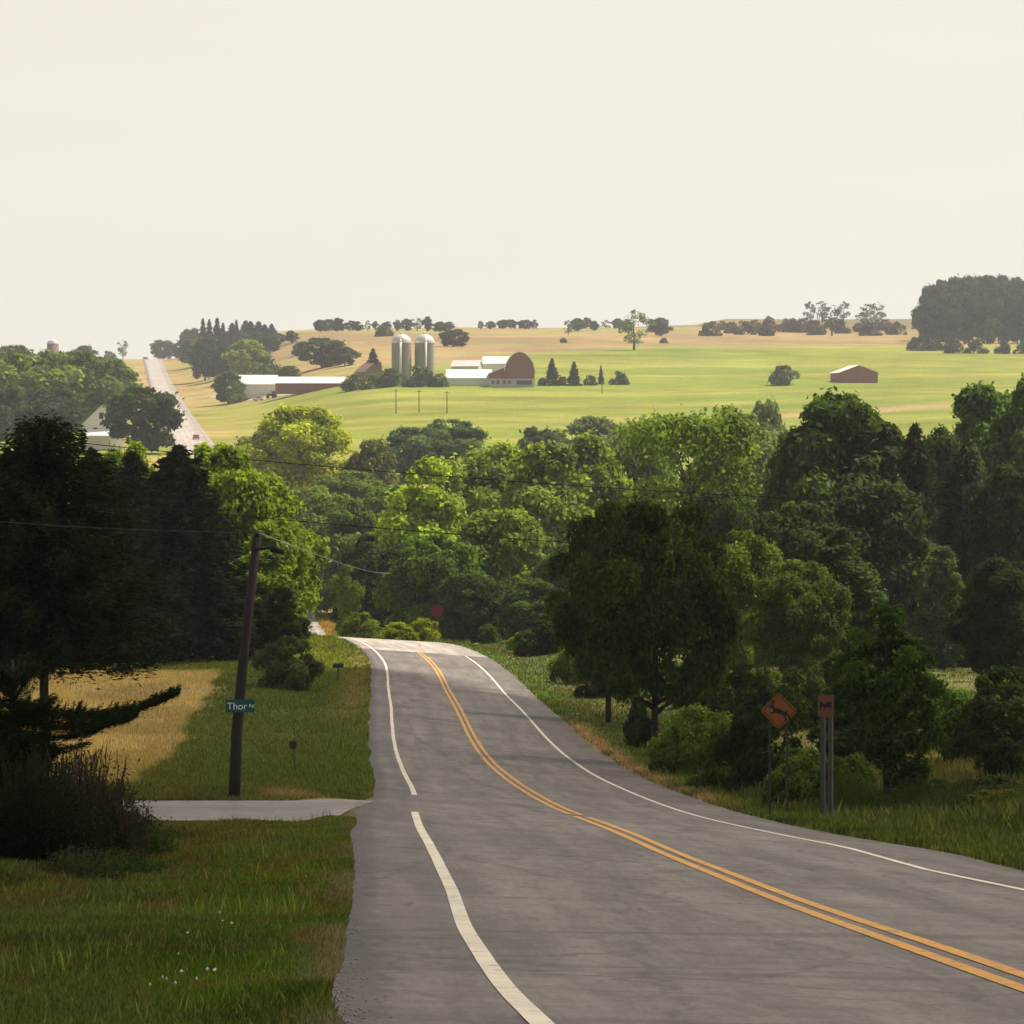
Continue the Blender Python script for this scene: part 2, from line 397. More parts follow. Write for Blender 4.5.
M['sign_orange'] = simple('orange_sign', (.25, .080, .014), .5, .18, 5)
M['sign_faded'] = simple('faded_orange_sign', (.17, .065, .032), .6, .2, 5)
M['black'] = simple('black_symbol', (.012, .011, .012), .6, .1)
M['sign_green'] = simple('green_sign', (.008, .085, .075), .45, .12, 5)
M['sign_white'] = simple('white_letters', (.75, .78, .76), .5, .05)
M['sign_red'] = simple('red_sign', (.16, .018, .022), .5, .15, 5)
M['white_wall'] = simple('white_siding', (.72, .69, .64), .8, .08, 1)
M['white_roof'] = simple('pale_metal_roof', (.80, .77, .70), .5, .08, .6)
M['grey_roof'] = simple('grey_metal_roof', (.55, .52, .50), .55, .1, .6)
M['red_barn'] = simple('faded_red_boards', (.225, .098, .088), .9, .22, 1.5)
M['red_shed'] = simple('red_shed_boards', (.26, .10, .085), .9, .12, 1.5)
M['brown_wall'] = simple('brown_boards', (.19, .12, .095), .9, .2, 1.0)
M['roof_brown'] = simple('brown_shingles', (.20, .12, .10), .9, .2, 1.0)
M['stone'] = simple('pale_stone', (.48, .44, .40), .9, .2, 2)
M['stone_grey'] = simple('grey_gravel', (.30, .26, .22), .95, .35, 9)
M['glass'] = simple('dark_glass', (.02, .022, .026), .12, .1, 1, 0, .6)
M['stave'] = simple('silo_staves', (.30, .265, .24), .85, .15, 1.2)
M['dome'] = simple('silo_dome', (.62, .60, .56), .35, .1, 1, .35)
M['chute'] = simple('silo_chute', (.72, .70, .66), .5, .1, 1)
M['tyre'] = simple('tyre', (.02, .02, .02), .9, .1)
M['car_white'] = simple('white_car_paint', (.70, .69, .66), .25, .04, 1, 0, .6)
M['car_dark'] = simple('dark_car_paint', (.035, .04, .05), .25, .04, 1, 0, .6)
M['car_red'] = simple('red_car_paint', (.30, .05, .04), .25, .04, 1, 0, .6)
M['tractor'] = simple('green_tractor_paint', (.03, .10, .07), .4, .1)
M['mailbox'] = simple('black_mailbox', (.02, .02, .02), .5, .1)
M['rust'] = simple('rusty_plate', (.05, .035, .03), .8, .3)

# ------------------------------------------------------------------ camera, sun, sky
cam = bpy.data.objects.new('camera', bpy.data.cameras.new('camera')); COL.objects.link(cam)
cam.data.sensor_width = 36; cam.data.lens = 36*F/1024
cam.location = (0, 0, 0); cam.rotation_euler = (R(90)-math.atan((512-HY)/F), 0, 0)
cam.data.clip_start = .1; cam.data.clip_end = 9000
scene.camera = cam
SAZ, SEL = R(58), R(56)
sv = Vector((math.sin(SAZ)*math.cos(SEL), math.cos(SAZ)*math.cos(SEL), math.sin(SEL)))
sl = bpy.data.lights.new('sun', 'SUN'); sl.energy = 5.0; sl.angle = R(.5); sl.color = (1, .93, .80)
so = bpy.data.objects.new('sun', sl); COL.objects.link(so); so.rotation_euler = sv.to_track_quat('Z', 'Y').to_euler()
so.location = (200, 300, 400)
w = bpy.data.worlds.new('World'); scene.world = w; w.use_nodes = True
nt = w.node_tree; bg = nt.nodes['Background']; bg.inputs['Strength'].default_value = .1
sky = nd(nt, 'ShaderNodeTexSky', sky_type='NISHITA'); sky.sun_disc = False
sky.sun_elevation = SEL; sky.sun_rotation = SAZ; sky.air_density = 1.0; sky.dust_density = 2.5; sky.ozone_density = 1.5
tcw = nd(nt, 'ShaderNodeTexCoord'); sx = nd(nt, 'ShaderNodeSeparateXYZ'); L(nt, tcw.outputs['Generated'], sx.inputs[0])
mr = nd(nt, 'ShaderNodeMapRange'); mr.interpolation_type = 'SMOOTHSTEP'
mr.inputs['From Min'].default_value = .13; mr.inputs['From Max'].default_value = .38
mr.inputs['To Min'].default_value = 0; mr.inputs['To Max'].default_value = .92
L(nt, sx.outputs[2], mr.inputs['Value'])
mpw = nd(nt, 'ShaderNodeMapping'); mpw.inputs['Scale'].default_value = (3, 3, 26); L(nt, tcw.outputs['Generated'], mpw.inputs['Vector'])
cl = noise(nt, mpw.outputs[0], 1.6, 5, .55)
hz = mixn(nt, (6.25, 5.97, 5.24), (6.46, 6.19, 5.46), ramp(nt, cl, [(.35, 0), (.65, 1)]))
warm_sky = mixn(nt, sky.outputs[0], (1.22, 1.0, .72), 1.0, 'MULTIPLY')       # warm tint added to the blue sky to warm the shaded parts
L(nt, mixn(nt, hz, warm_sky, mr.outputs[0]), bg.inputs['Color'])
vs_ = scene.view_settings; vs_.view_transform = 'Standard'; vs_.look = 'None'; vs_.exposure = .5; vs_.gamma = 1; vs_.use_curve_mapping = False
scene.cycles.use_denoising = True
scene.cycles.max_bounces = 8; scene.cycles.diffuse_bounces = 3; scene.cycles.transparent_max_bounces = 8

# ------------------------------------------------------------------ ground sheet
def rows():
    y = [-60.0]
    while y[-1] < 3300:
        d = abs(y[-1]); y.append(y[-1]+max(.8, d*.011) if y[-1] > 8 else y[-1]+3)
    return np.array(y)
def build_ground():
    Y = rows()
    a = [0, .15, .4, .8, 1.2, 1.7, 2.3, 3, 3.8, 4.8, 6, 7.5, 9, 11, 13.5, 16, 19, 23, 28, 34, 41, 50, 60, 72, 86, 102, 120, 140, 165, 195, 230, 270, 320, 380, 450, 540, 650, 800, 1000, 1300]
    offs = np.array([-EL-v for v in a[::-1]]+[-2.2, 0, 2.5]+[ER+v for v in a])
    yy, oo = np.meshgrid(Y, offs, indexing='ij')
    s = slope(yy); n = np.sqrt(1+s*s)
    X = xr(yy)+oo*n; Z = gz(X, yy)
    nr, nc = X.shape
    V = np.stack([X, yy, Z], -1).reshape(-1, 3); C = gcol(X.ravel(), yy.ravel())
    i = np.arange(nr-1)[:, None]*nc+np.arange(nc-1)[None]
    Fc = np.stack([i, i+1, i+nc+1, i+nc], -1).reshape(-1, 4)
    o = link('ground', mesh_np('ground', V, Fc, col=C, smooth=True), M['ground'])
    tag(o, kind='structure')
build_ground()

# ------------------------------------------------------------------ roads and painted lines
def ribbon(name, m, y0, y1, left, right, dz, ncol=2, wob=0.0, seed=0, step=None):
    y = [y0]
    while y[-1] < y1: y.append(min(y1, y[-1]+(step or max(.5, y[-1]*.008))))
    y = np.array(y)
    l = left+(fbm(y*.07, y*0, seed)-.5)*wob; r = right+(fbm(y*.07, y*0+(9 if wob > .1 else 0), seed+(5 if wob > .1 else 0))-.5)*wob
    t = np.linspace(0, 1, ncol)
    O = l[:, None]*(1-t)+r[:, None]*t; yy = np.repeat(y[:, None], ncol, 1)
    if name == 'road': O = O*(1+.20*sst(yy, 500, 600)); dz = dz+.12*sst(yy, 500, 600)     # the old road on the hill is wider
    s = slope(yy); n = np.sqrt(1+s*s)
    X = xr(yy)+O*n; Z = zr(yy)+bk(yy)*O+dz
    V = np.stack([X, yy, Z], -1).reshape(-1, 3)
    i = np.arange(len(y)-1)[:, None]*ncol+np.arange(ncol-1)[None]
    Fc = np.stack([i, i+1, i+ncol+1, i+ncol], -1).reshape(-1, 4)
    UV = np.stack([O, yy], -1).reshape(-1, 2)
    o = link(name, mesh_np(name, V, Fc, smooth=True, uv=UV), m); tag(o, kind='structure'); return o
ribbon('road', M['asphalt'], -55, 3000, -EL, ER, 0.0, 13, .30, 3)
LM = .006
ribbon('road_edge_line', M['white_paint'], -30, 69.5, -3.475, -3.345, LM, 3, .04, 71)
ribbon('road_edge_line', M['white_paint'], 94.5, 330, -3.47, -3.33, LM, 3, .05, 72)
ribbon('road_edge_line', M['white_paint'], -30, 281, 3.33, 3.46, LM, 3, .04, 73)
ribbon('road_centre_line', M['yellow_paint'], -30, 77.2, -.20, -.06, LM, 3, .03, 74)
ribbon('road_centre_line', M['yellow_paint'], -30, 77.2, .06, .20, LM, 3, .03, 75)
ribbon('road_centre_line', M['yellow_paint'], 79.6, 281, -.20, -.06, LM, 3, .03, 76)
ribbon('road_centre_line', M['yellow_paint'], 79.6, 281, .06, .20, LM, 3, .03, 77)

def side_road():
    X = np.concatenate([np.linspace(-70, -12, 30), np.linspace(-11.5, -2.9, 30)])
    V = []; UV = []; nc = 9
    for x in X:
        y0 = float(side_y0(x)); y1 = SY1+5*float(sst(x, -4.6, -2.6))**1.3
        for j in range(nc):
            y = y0+(y1-y0)*j/(nc-1)
            o = float(lat(x, y)); zz = float(zr(y)+bk(y)*max(o, -EL))
            V.append((x, y, float(side_z(x, y, o))+.006)); UV.append((y-SY0+20, x))
    n = len(X); i = np.arange(n-1)[:, None]*nc+np.arange(nc-1)[None]
    Fc = np.stack([i, i+nc, i+nc+1, i+1], -1).reshape(-1, 4)
    o = link('side_road', mesh_np('side_road', V, Fc, smooth=True, uv=UV), M['asphalt_side']); tag(o, kind='structure')
side_road()

def track(name, pts, wd, m):          # narrow lane laid on the ground
    P = []
    for a, b in zip(pts[:-1], pts[1:]):
        for k in range(12): P.append((a[0]+(b[0]-a[0])*k/12, a[1]+(b[1]-a[1])*k/12))
    P.append(pts[-1]); P = np.array(P); T = np.gradient(P, axis=0); T /= np.linalg.norm(T, axis=1)[:, None]
    Nn = np.stack([-T[:, 1], T[:, 0]], -1); V = []
    for k in (-1, 0, 1):
        Q = P+Nn*k*wd/2; V.append(np.column_stack([Q, gz(Q[:, 0], Q[:, 1])+.10]))
    V = np.stack(V, 1).reshape(-1, 3); i = np.arange(len(P)-1)[:, None]*3+np.arange(2)[None]
    Fc = np.stack([i, i+3, i+4, i+1], -1).reshape(-1, 4)
    tag(link(name, mesh_np(name, V, Fc, smooth=True), m), kind='structure')
track('gravel_drive', [(PX(350, 452), 452), (PX(332, 456), 456), (PX(310, 463), 463), (PX(290, 470), 470)], 2.4, M['gravel'])
track('farm_lane', [(PX(172, 1585), 1585), (PX(215, 1560), 1560), (PX(250, 1440), 1440), (PX(300, 1400), 1400)], 5, M['gravel'])

# ------------------------------------------------------------------ foliage meshes
def unit(v): return v/np.maximum(np.linalg.norm(v, axis=-1, keepdims=True), 1e-9)
def cards(C, Nr, size, asp, g, along=None):
    """leaf-sized four-cornered faces; along = direction of the leaf's long axis"""
    n = len(C); Nr = unit(Nr)
    A = g.normal(size=(n, 3)) if along is None else along+g.normal(size=(n, 3))*.15
    A = unit(A-Nr*(A*Nr).sum(1, keepdims=True)); B = np.cross(Nr, A)
    s = (size*(.65+.7*g.random(n)))[:, None]
    fold = Nr*s*.18
    V = np.stack([C-A*s, C-B*s*asp+fold, C+A*s, C+B*s*asp+fold], 1).reshape(-1, 3)
    Fc = np.arange(4*n).reshape(-1, 4)
    return V, Fc
def sph(g, n): return unit(g.normal(size=(n, 3)))

def crown_mesh(name, H, W, z0, prof, nl, nleaf, leaf, seed, lobe=.23, flat=.75, gappy=.0):
    g = np.random.default_rng(seed)
    t = g.random(nl*6); th = g.random(nl*6)*2*np.pi
    rad = np.array([prof(k) for k in t]); keep = g.random(nl*6) < (rad+.12)
    t, th, rad = t[keep][:nl], th[keep][:nl], rad[keep][:nl]
    q = np.sqrt(g.random(len(t))*.85+.15)*.80
    lr = W*lobe*(.6+.7*g.random(len(t)))*(.45+.55*rad)
    C = np.stack([np.cos(th)*rad*W/2*q, np.sin(th)*rad*W/2*q, z0+t*(H-z0)], -1)
    asy = 1+.22*np.sin(2*th+seed)+.14*np.sin(3*th+2*seed+4*t); C[:, :2] *= asy[:, None]
    C[:, 2] = np.minimum(C[:, 2], H-lr*flat*.9); C[:, 2] = np.maximum(C[:, 2], z0*.9+lr*flat*.5)
    # scale sideways so the crown fills its width
    k = g.choice(len(t), nleaf, p=lr**2/np.sum(lr**2))
    d = sph(g, nleaf); out = C.copy(); out[:, 2] -= z0+.35*(H-z0); out = unit(out)
    d = unit(d+out[k]*.55+np.array([0, 0, .25]))
    bump = 1+.22*np.sin(d[:, 0]*7+k)*np.sin(d[:, 1]*6+2*k)*np.sin(d[:, 2]*8)
    p = C[k]+d*lr[k][:, None]*bump[:, None]*(.62+.45*np.sqrt(g.random(nleaf)))[:, None]*np.array([1, 1, flat])
    tw = g.random(nleaf) < .18; p[tw] += d[tw]*(lr[k][tw]*np.minimum(.42, g.exponential(.2, tw.sum())))[:, None]
    if gappy: 
        h = fbm(p[:, 0]*1.1+p[:, 2]*.7, p[:, 1]*1.1-p[:, 2]*.6, seed); m = h > gappy
        p, d, k = p[m], d[m], k[m]
    V, Fc = cards(p, d*.85+g.normal(size=p.shape)*.62+np.array([0, 0, .3]), leaf, .55, g)
    lobr = g.random(nl+5)
    r = np.repeat(np.clip(.55*g.random(len(p))+.45*lobr[k], 0, 1), 4)
    return mesh_np(name, V, Fc, attr=r), C

def trunk_mesh(name, H, W, C, seed, r0=None, lean=.03, top=.72, nlimb=9):
    g = np.random.default_rng(seed+99); r0 = r0 or H*.021
    m = MB(); pts = [(0, 0, -.4)]
    for i in range(1, 7):
        f = i/6; pts.append((g.normal()*lean*H*f*.3, g.normal()*lean*H*f*.3, H*top*f))
    m.tube(pts, [r0*1.25*(1-.82*i/6) for i in range(7)], 7)
    for j in g.permutation(len(C))[:nlimb]:
        c = C[j]; zb = min(H*top*.9, max(H*.16, c[2]-.35*math.hypot(c[0], c[1])-H*.08)); f = zb/(H*top); i = min(5, int(f*6)); u = f*6-i
        b = Vector(pts[i]).lerp(Vector(pts[i+1]), u); e = Vector(c)
        mid = b.lerp(e, .5)+Vector((0, 0, -.06*H*g.random()))
        m.tube([b, mid, e], [r0*.5*(1-f*.6), r0*.3*(1-f*.5), r0*.06], 5)
    me = bpy.data.meshes.new(name); me.from_pydata(m.v, [], m.f)
    for p in me.polygons: p.use_smooth = True
    return me

round_p = lambda t: math.sqrt(max(.03, 1-(2*t-.85)**2/1.3)) if t > .425 else .62+.38*(t/.425)
oval_p = lambda t: max(.12, math.sin(math.pi*min(1, .12+.86*t))**.7)
tall_p = lambda t: max(.10, (1-t)**.55*(.55+.45*min(1, t*4)))
full_p = lambda t: max(.18, math.sqrt(max(0, 1-t*t)))          # to the ground: bushes
vase_p = lambda t: .35+.65*math.sin(math.pi*min(1, t*.62+.05))

PROTO = {}       # kind -> list of (crown mesh, trunk mesh or None, H, W)
def proto(kind, H, W, z0, prof, nl, nleaf, leaf, seeds, trunk=True, bark='bark', **k):
    tk = {a: k.pop(a) for a in ('r0', 'top', 'nlimb') if a in k}
    for s in seeds:
        cm, C = crown_mesh('crown', H, W, z0, prof, nl, nleaf, leaf, s, **k); cm.materials.append(M['leaf'])
        co = np.empty(len(cm.vertices)*3, np.float32); cm.vertices.foreach_get('co', co); co = co.reshape(-1, 3)
        w_ = 2*np.percentile(np.abs(co[:, :2]), 98.5); h_ = np.percentile(co[:, 2], 99.7)
        tm = None
        if trunk:
            tm = trunk_mesh('trunk', H, W, C, s, **tk); tm.materials.append(M[bark])
        PROTO.setdefault(kind, []).append((cm, tm, h_, w_))
proto('far_round', 12, 11, .9, round_p, 52, 6500, .46, (1, 2, 3, 4), lobe=.165, flat=.66)
proto('far_tall', 14, 8, 2.0, oval_p, 22, 4200, .40, (5, 6, 7))
proto('far_thin', 12, 7, 2.0, oval_p, 40, 1300, .34, (8, 9, 10), gappy=.42, lobe=.13, flat=1.1, nlimb=14)
proto('far_bush', 3.4, 5, 0, full_p, 16, 1500, .28, (11, 12, 13), trunk=False)
proto('round', 14, 12, 1.2, round_p, 130, 32000, .26, (21, 22, 23, 24), lobe=.12, flat=.8, nlimb=16)
proto('tall', 17, 10, 1.2, oval_p, 120, 30000, .26, (25, 26, 27), lobe=.13, flat=.85, nlimb=16)
proto('feather', 16, 12, 3.0, vase_p, 80, 17000, .22, (28, 29), lobe=.15, gappy=.40, nlimb=18)
proto('bush', 3.2, 4.4, 0, full_p, 50, 9000, .125, (31, 32, 33), trunk=False, lobe=.15)
proto('near_round', 8, 6.5, 1.5, round_p, 120, 56000, .095, (41, 42, 43), lobe=.115, flat=.75, nlimb=26, gappy=.30)
proto('near_loose', 8, 6.8, 2.3, lambda t: .45+.55*math.sin(math.pi*min(1, .18+.72*t)), 95, 46000, .10, (48, 49), lobe=.12, flat=.7, nlimb=34, gappy=.40)
proto('near_tall', 8, 5, .7, tall_p, 110, 46000, .095, (44, 45), lobe=.12, flat=.8, nlimb=20, gappy=.28)
proto('sapling', 5.2, 2.9, .8, oval_p, 60, 15000, .075, (46, 47), lobe=.15, gappy=.36, r0=.085, nlimb=22, top=.85)
proto('near_bush', 1.9, 3.0, 0, full_p, 70, 14000, .068, (51, 52, 53), trunk=False, lobe=.12)

# conifers: whorls of drooping boughs carrying short needle sprays
def spruce_mesh(H, W, z0, nb, per, leaf, seed, droop=.25, irr=.2, asp=.28, curve=1.0):
    g = np.random.default_rng(seed); P = []; D = []; Rr = []
    limbs = []
    nlev = max(6, int(nb)); 
    for i in range(nlev):
        f = (i+.5*g.random())/nlev; z = z0+(H-z0)*f; rr = W/2*(1-f)**curve+W*.02
        k = 6+int(g.random()*4)
        for j in range(k):
            if g.random() < irr*.5: continue
            a = 2*np.pi*(j+g.random()*.7)/k+i*.7; l = rr*(1-irr+2*irr*g.random())
            dr = np.array([np.cos(a), np.sin(a), 0]); e0 = np.array([0, 0, z]); 
            n = max(4, int(per*l/(W/2))+3); s = g.random(n)**.75*(.25+.75*g.random())**.2
            side = np.array([-dr[1], dr[0], 0]); sw = g.normal(size=n)*.18*l*(1.05-s)
            p = e0+dr*(s*l)[:, None]+side*sw[:, None]
            p[:, 2] += -droop*l*s**1.5+.10*l*s**3+g.normal(size=n)*.025*W-np.abs(sw)*.25
            d = dr*.8+side*np.sign(sw)[:, None]*.6+np.array([0, 0, -.12])+g.normal(size=(n, 3))*.25
            P.append(p); D.append(d); Rr.append(np.full(n, g.random()))
            if l > W*.12: limbs.append((e0, e0+dr*l*.9+np.array([0, 0, -droop*l*.8])))
    n = int(per*5); P.append(np.array([0, 0, H])-np.abs(g.normal(size=(n, 1)))*np.array([0, 0, H*.06])+g.normal(size=(n, 3))*W*.012); D.append(np.tile([0, 0, 1.], (n, 1))+g.normal(size=(n, 3))*.4); Rr.append(g.random(n))
    P = np.concatenate(P); D = unit(np.concatenate(D)); Rr = np.concatenate(Rr)
    Nr = unit(np.cross(D, g.normal(size=D.shape))+np.array([0, 0, .5]))
    V, Fc = cards(P, Nr, leaf, asp, g, along=D)
    cm = mesh_np('crown', V, Fc, attr=np.repeat(np.clip(.5*Rr+.5*g.random(len(P)), 0, 1), 4)); cm.materials.append(M['needle'])
    m = MB(); m.tube([(0, 0, -.4), (0, 0, H*.5), (0, 0, H*.97)], [H*.016, H*.010, H*.001], 7)
    for a, b in limbs[::2]: m.tube([a, b], [H*.0035, H*.0008], 4)
    tm = bpy.data.meshes.new('trunk'); tm.from_pydata(m.v, [], m.f); tm.materials.append(M['bark'])
    return cm, tm, H, W
PROTO['far_spruce'] = [spruce_mesh(10, 5.4, .2, 18, 26, .42, s, asp=.45, curve=.85) for s in (61, 62, 63)]
PROTO['spruce'] = [spruce_mesh(14, 9, .6, 40, 110, .26, s, irr=.32, curve=.55, asp=.36) for s in (64, 65, 66)]
PROTO['pine'] = [spruce_mesh(10, 6.4, 3.3, 40, 420, .10, s, droop=.10, irr=.45, asp=.24, curve=.42) for s in (67, 68)]

CATS = {'broad': ('broadleaf_tree', 'tree'), 'spruce': ('spruce_tree', 'tree'), 'pine': ('pine_tree', 'tree'), 'bush': ('bush', 'bush'), 'sapling': ('young_tree', 'tree')}
def family(kind):
    if 'bush' in kind: return 'bush'
    if 'spruce' in kind: return 'spruce'
    if 'pine' in kind: return 'pine'
    if 'sapling' in kind: return 'sapling'
    return 'broad'
cnt = {}
def tree(kind, px, y, wpx, top, tint, label, group=None, rz=None, sink=0.0):
    """a tree or bush standing on the ground at distance y, wpx wide and reaching row top of the photograph"""
    i = cnt.get(kind, 0); cnt[kind] = i+1
    cm, tm, H0, W0 = PROTO[kind][i % len(PROTO[kind])]
    if kind.startswith('far') and y > 1250 and 'barn' not in label and 'silo' not in label and 'conifers' not in (group or '') and group != 'trees of the far wood':
        want = {'far_bush': .62, 'far_spruce': 1.9, 'far_thin': 1.5}.get(kind, .85); best = (9e9, y)
        for f in np.linspace(.86, 1.14, 29):
            yy = y*f; hh = PZ(top, yy)-gp(PX(px, yy), yy); er = abs(hh/(wpx*yy/F)-want)+abs(f-1)*1.5
            best = min(best, (er, yy))
        y = best[1]
    x, _, z = at(px, y); z -= sink
    W = wpx*y/F; H = max(.4, (.62 if kind.startswith('far') else .3)*W, PZ(top, y)-z)
    name, cat = CATS[family(kind)]
    rz = random.random()*6.28 if rz is None else rz
    if tm is None:
        o = link(name, cm); o.location = (x, y, z-.05); o.rotation_euler = (0, 0, rz); o.scale = (W/W0, W/W0, H/H0)
        o.color = (*tint, 1); tag(o, label, cat, group); return o
    r = empty(name, (x, y, z), rz); r.scale = (W/W0, W/W0, H/H0); tag(r, label, cat, group)
    t = link('trunk', tm, None, r); c = link('crown', cm, None, r); c.color = (*tint, 1)
    return r

# leaf colours
DK = (.030, .050, .014); DK2 = (.048, .078, .018); MD = (.092, .122, .024); LT = (.12, .17, .024); YG = (.19, .22, .024)
OL = (.115, .125, .04); GY = (.085, .11, .05); BL = (.040, .066, .036); FAR = (.085, .115, .036); FARD = (.034, .055, .032); BR = (.158, .205, .030)

# --- by the left of the road
tree('pine', 44, 98, 235, 424, (.020, .033, .013), 'tall dark pine at the left edge, its bare trunk in front of the wheat', rz=.4)
tree('pine', -28, 108, 190, 440, (.020, .032, .013), 'dark pine cut by the left border of the photo')
tree('spruce', 92, 262, 130, 452, (.019, .031, .014), 'black shaded conifer behind the wheat, left of two beside the tall pine')
tree('spruce', 132, 266, 130, 456, (.019, .031, .014), 'black shaded conifer filling the middle of the dark row behind the wheat')
tree('spruce', 178, 258, 170, 449, (.019, .032, .014), 'broad black shaded conifer behind the wheat, next to the bright yellow-green tree')
tree('spruce', 30, 268, 150, 446, (.019, .031, .014), 'black shaded conifer behind the trunk of the tall left pine')
tree('tall', 222, 300, 95, 450, BR, 'bright yellow-green tree rising right behind the black conifers')
tree('round', 258, 296, 112, 478, BR, 'bright yellow-green tree behind the top of the utility pole')
tree('round', 214, 312, 120, 447, BR, 'bright yellow-green treetop showing just over the right black conifer')
tree('round', 126, 318, 90, 446, BR, 'bright treetop showing between the two black conifers')
tree('round', 278, 288, 84, 520, BR, 'lower bright yellow-green tree to the right of the utility pole top')
tree('round', 240, 292, 100, 474, BR, 'middle bright yellow-green tree right behind the utility pole')
tree('tall', 266, 282, 76, 552, (.12, .165, .026), 'lower yellow-green tree at the foot of the bright group behind the pole')
tree('near_tall', 283, 262, 52, 588, (.040, .064, .018), 'dark green small tree right of the utility pole, over the grey bush')
tree('near_bush', 288, 212, 64, 636, (.085, .10, .055), 'dull grey-green bush on the mown grass right of the utility pole')
tree('far_bush', 240, 262, 50, 640, (.03, .045, .015), 'low dark bush at the foot of the bright yellow-green tree')
# --- crest of the road
tree('bush', 362, 341, 44, 612, (.105, .150, .024), 'round sunlit light green bush just beyond the road crest')
tree('bush', 398, 342, 48, 622, (.190, .210, .018), 'low sunlit yellow bush at the road crest, right of the round bush')
tree('bush', 424, 344, 34, 618, (.190, .210, .018), 'small sunlit yellow bush beside the red sign at the crest')
tree('sapling', 347, 372, 30, 566, (.10, .15, .03), 'slender light green young tree behind the round bush at the crest')
# --- hollow beyond the crest, in front of the hay field
TS = 2.15
V_ = [
 ('round', 335, 520, 96, 496, (.050, .072, .026), 'dull green round tree in the hollow, left of the dark tree at the crest'),
 ('tall', 372, 402, 62, 536, (.016, .027, .011), 'narrow blackish tree behind the slender young tree at the crest'),
 ('tall', 425, 440, 108, 462, BR, 'sunlit yellow-green tree at the centre with a pointed top'),
 ('round', 488, 470, 150, 447, (.120, .145, .040), 'pale yellow-green bushy tree at the centre above the road crest'),
 ('round', 432, 385, 88, 535, DK2, 'dark tree right above the red sign at the crest'),
 ('round', 503, 392, 110, 512, MD, 'mid green shaded tree with bright leaf tufts above the right lane'),
 ('tall', 548, 430, 116, 446, (.098, .122, .032), 'tall olive green tree to the right of the centre'),
 ('tall', 588, 446, 90, 438, (.090, .116, .026), 'tall light green tree left of the feathery tree'),
 ('round', 575, 372, 100, 545, (.030, .046, .014), 'dark round tree between the crest and the black roadside tree'),
 ('round', 470, 375, 70, 572, (.024, .040, .013), 'low dark tree just right of the red sign'),
 ('round', 535, 362, 84, 580, (.026, .042, .014), 'low dark tree over the right road edge at the crest'),
 ('round', 298, 690, 104, 408, (.185, .205, .024), 'rounded yellow-green tree at the lower edge of the hay field'),
 ('far_round', 262, 720, 60, 432, (.062, .072, .032), 'dull grey-green tree at the left foot of the rounded yellow-green tree'),
 ('round', 350, 640, 80, 472, (.075, .100, .028), 'mid green tree below the rounded yellow-green tree'),
 ('far_round', 374, 690, 50, 440, (.095, .105, .040), 'small olive tree left of the dark round tree in the hay field'),
 ('round', 312, 600, 74, 487, (.062, .086, .028), 'green tree right above the bright tree by the utility pole'),
 ('round', 392, 600, 70, 486, (.058, .085, .024), 'green tree at left behind the sunlit pointed tree'),
 ('round', 412, 800, 66, 428, BL, 'dark blue-green round tree standing on the hay field, left one of a pair'),
 ('round', 448, 810, 80, 420, (.040, .062, .026), 'dark green round tree standing on the hay field, right one of a pair'),
 ('far_round', 541, 790, 44, 428, (.026, .040, .024), 'small dark tree at the hay field edge right of the centre'),
 ('far_round', 590, 830, 84, 417, (.075, .092, .045), 'wide pale grey-green tree at the hay field edge'),
 ('far_round', 640, 800, 70, 424, (.070, .090, .036), 'pale green tree at the hay field edge behind the feathery tree'),
 ('feather', 690, 330, 152, 414, (.060, .086, .022), 'feathery open green tree with its dark limbs showing, right of the centre'),
 ('round', 634, 470, 84, 434, (.052, .080, .020), 'mid green tree left behind the feathery tree'),
 ('tall', 736, 520, 110, 410, (.060, .080, .030), 'grey-green tree between the feathery tree and the big dark tree'),
 ('far_round', 765, 690, 56, 402, (.062, .080, .046), 'pale grey-green treetop left of the big dark tree'),
 ('round', 842, 300, 176, 398, (.024, .038, .015), 'biggest dark broad tree on the right, against the hay field'),
 ('round', 800, 330, 90, 436, (.030, .046, .016), 'dark tree at the left shoulder of the biggest dark tree'),
 ('tall', 985, 335, 112, 388, (.036, .062, .022), 'tall mid green tree at the right border, highest on the right'),
 ('round', 1004, 350, 110, 396, (.032, .052, .020), 'dark green round tree behind the right border conifers'),
 ('round', 948, 310, 90, 432, (.022, .035, .015), 'blackish tree between the two right conifers'),
 ('tall', 1036, 320, 90, 382, (.034, .058, .022), 'green tree cut by the right border'),
 ('spruce', 915, 285, 96, 428, (.015, .024, .013), 'black conifer between the biggest dark tree and the right border tree'),
 ('spruce', 965, 275, 100, 448, (.014, .022, .013), 'black conifer in front of the right border tree'),
 ('round', 1012, 270, 96, 468, (.016, .026, .013), 'blackish broad tree low at the right border'),
 ('round', 880, 265, 120, 486, (.018, .028, .013), 'blackish tree under the biggest dark tree'),
 ('round', 800, 262, 110, 505, (.020, .031, .014), 'dark tree behind the two lighter rounded trees'),
 ('round', 722, 285, 100, 488, (.024, .038, .014), 'dark tree between the feathery tree and the lighter rounded trees'),
 ('round', 640, 300, 110, 505, (.022, .036, .013), 'dark tree behind the black roadside tree'),
]
for k in V_: tree(*k[:5], tuple(v*TS for v in k[5]) if max(k[5]) < .10 else tuple(v*1.65 for v in k[5]), *k[6:])
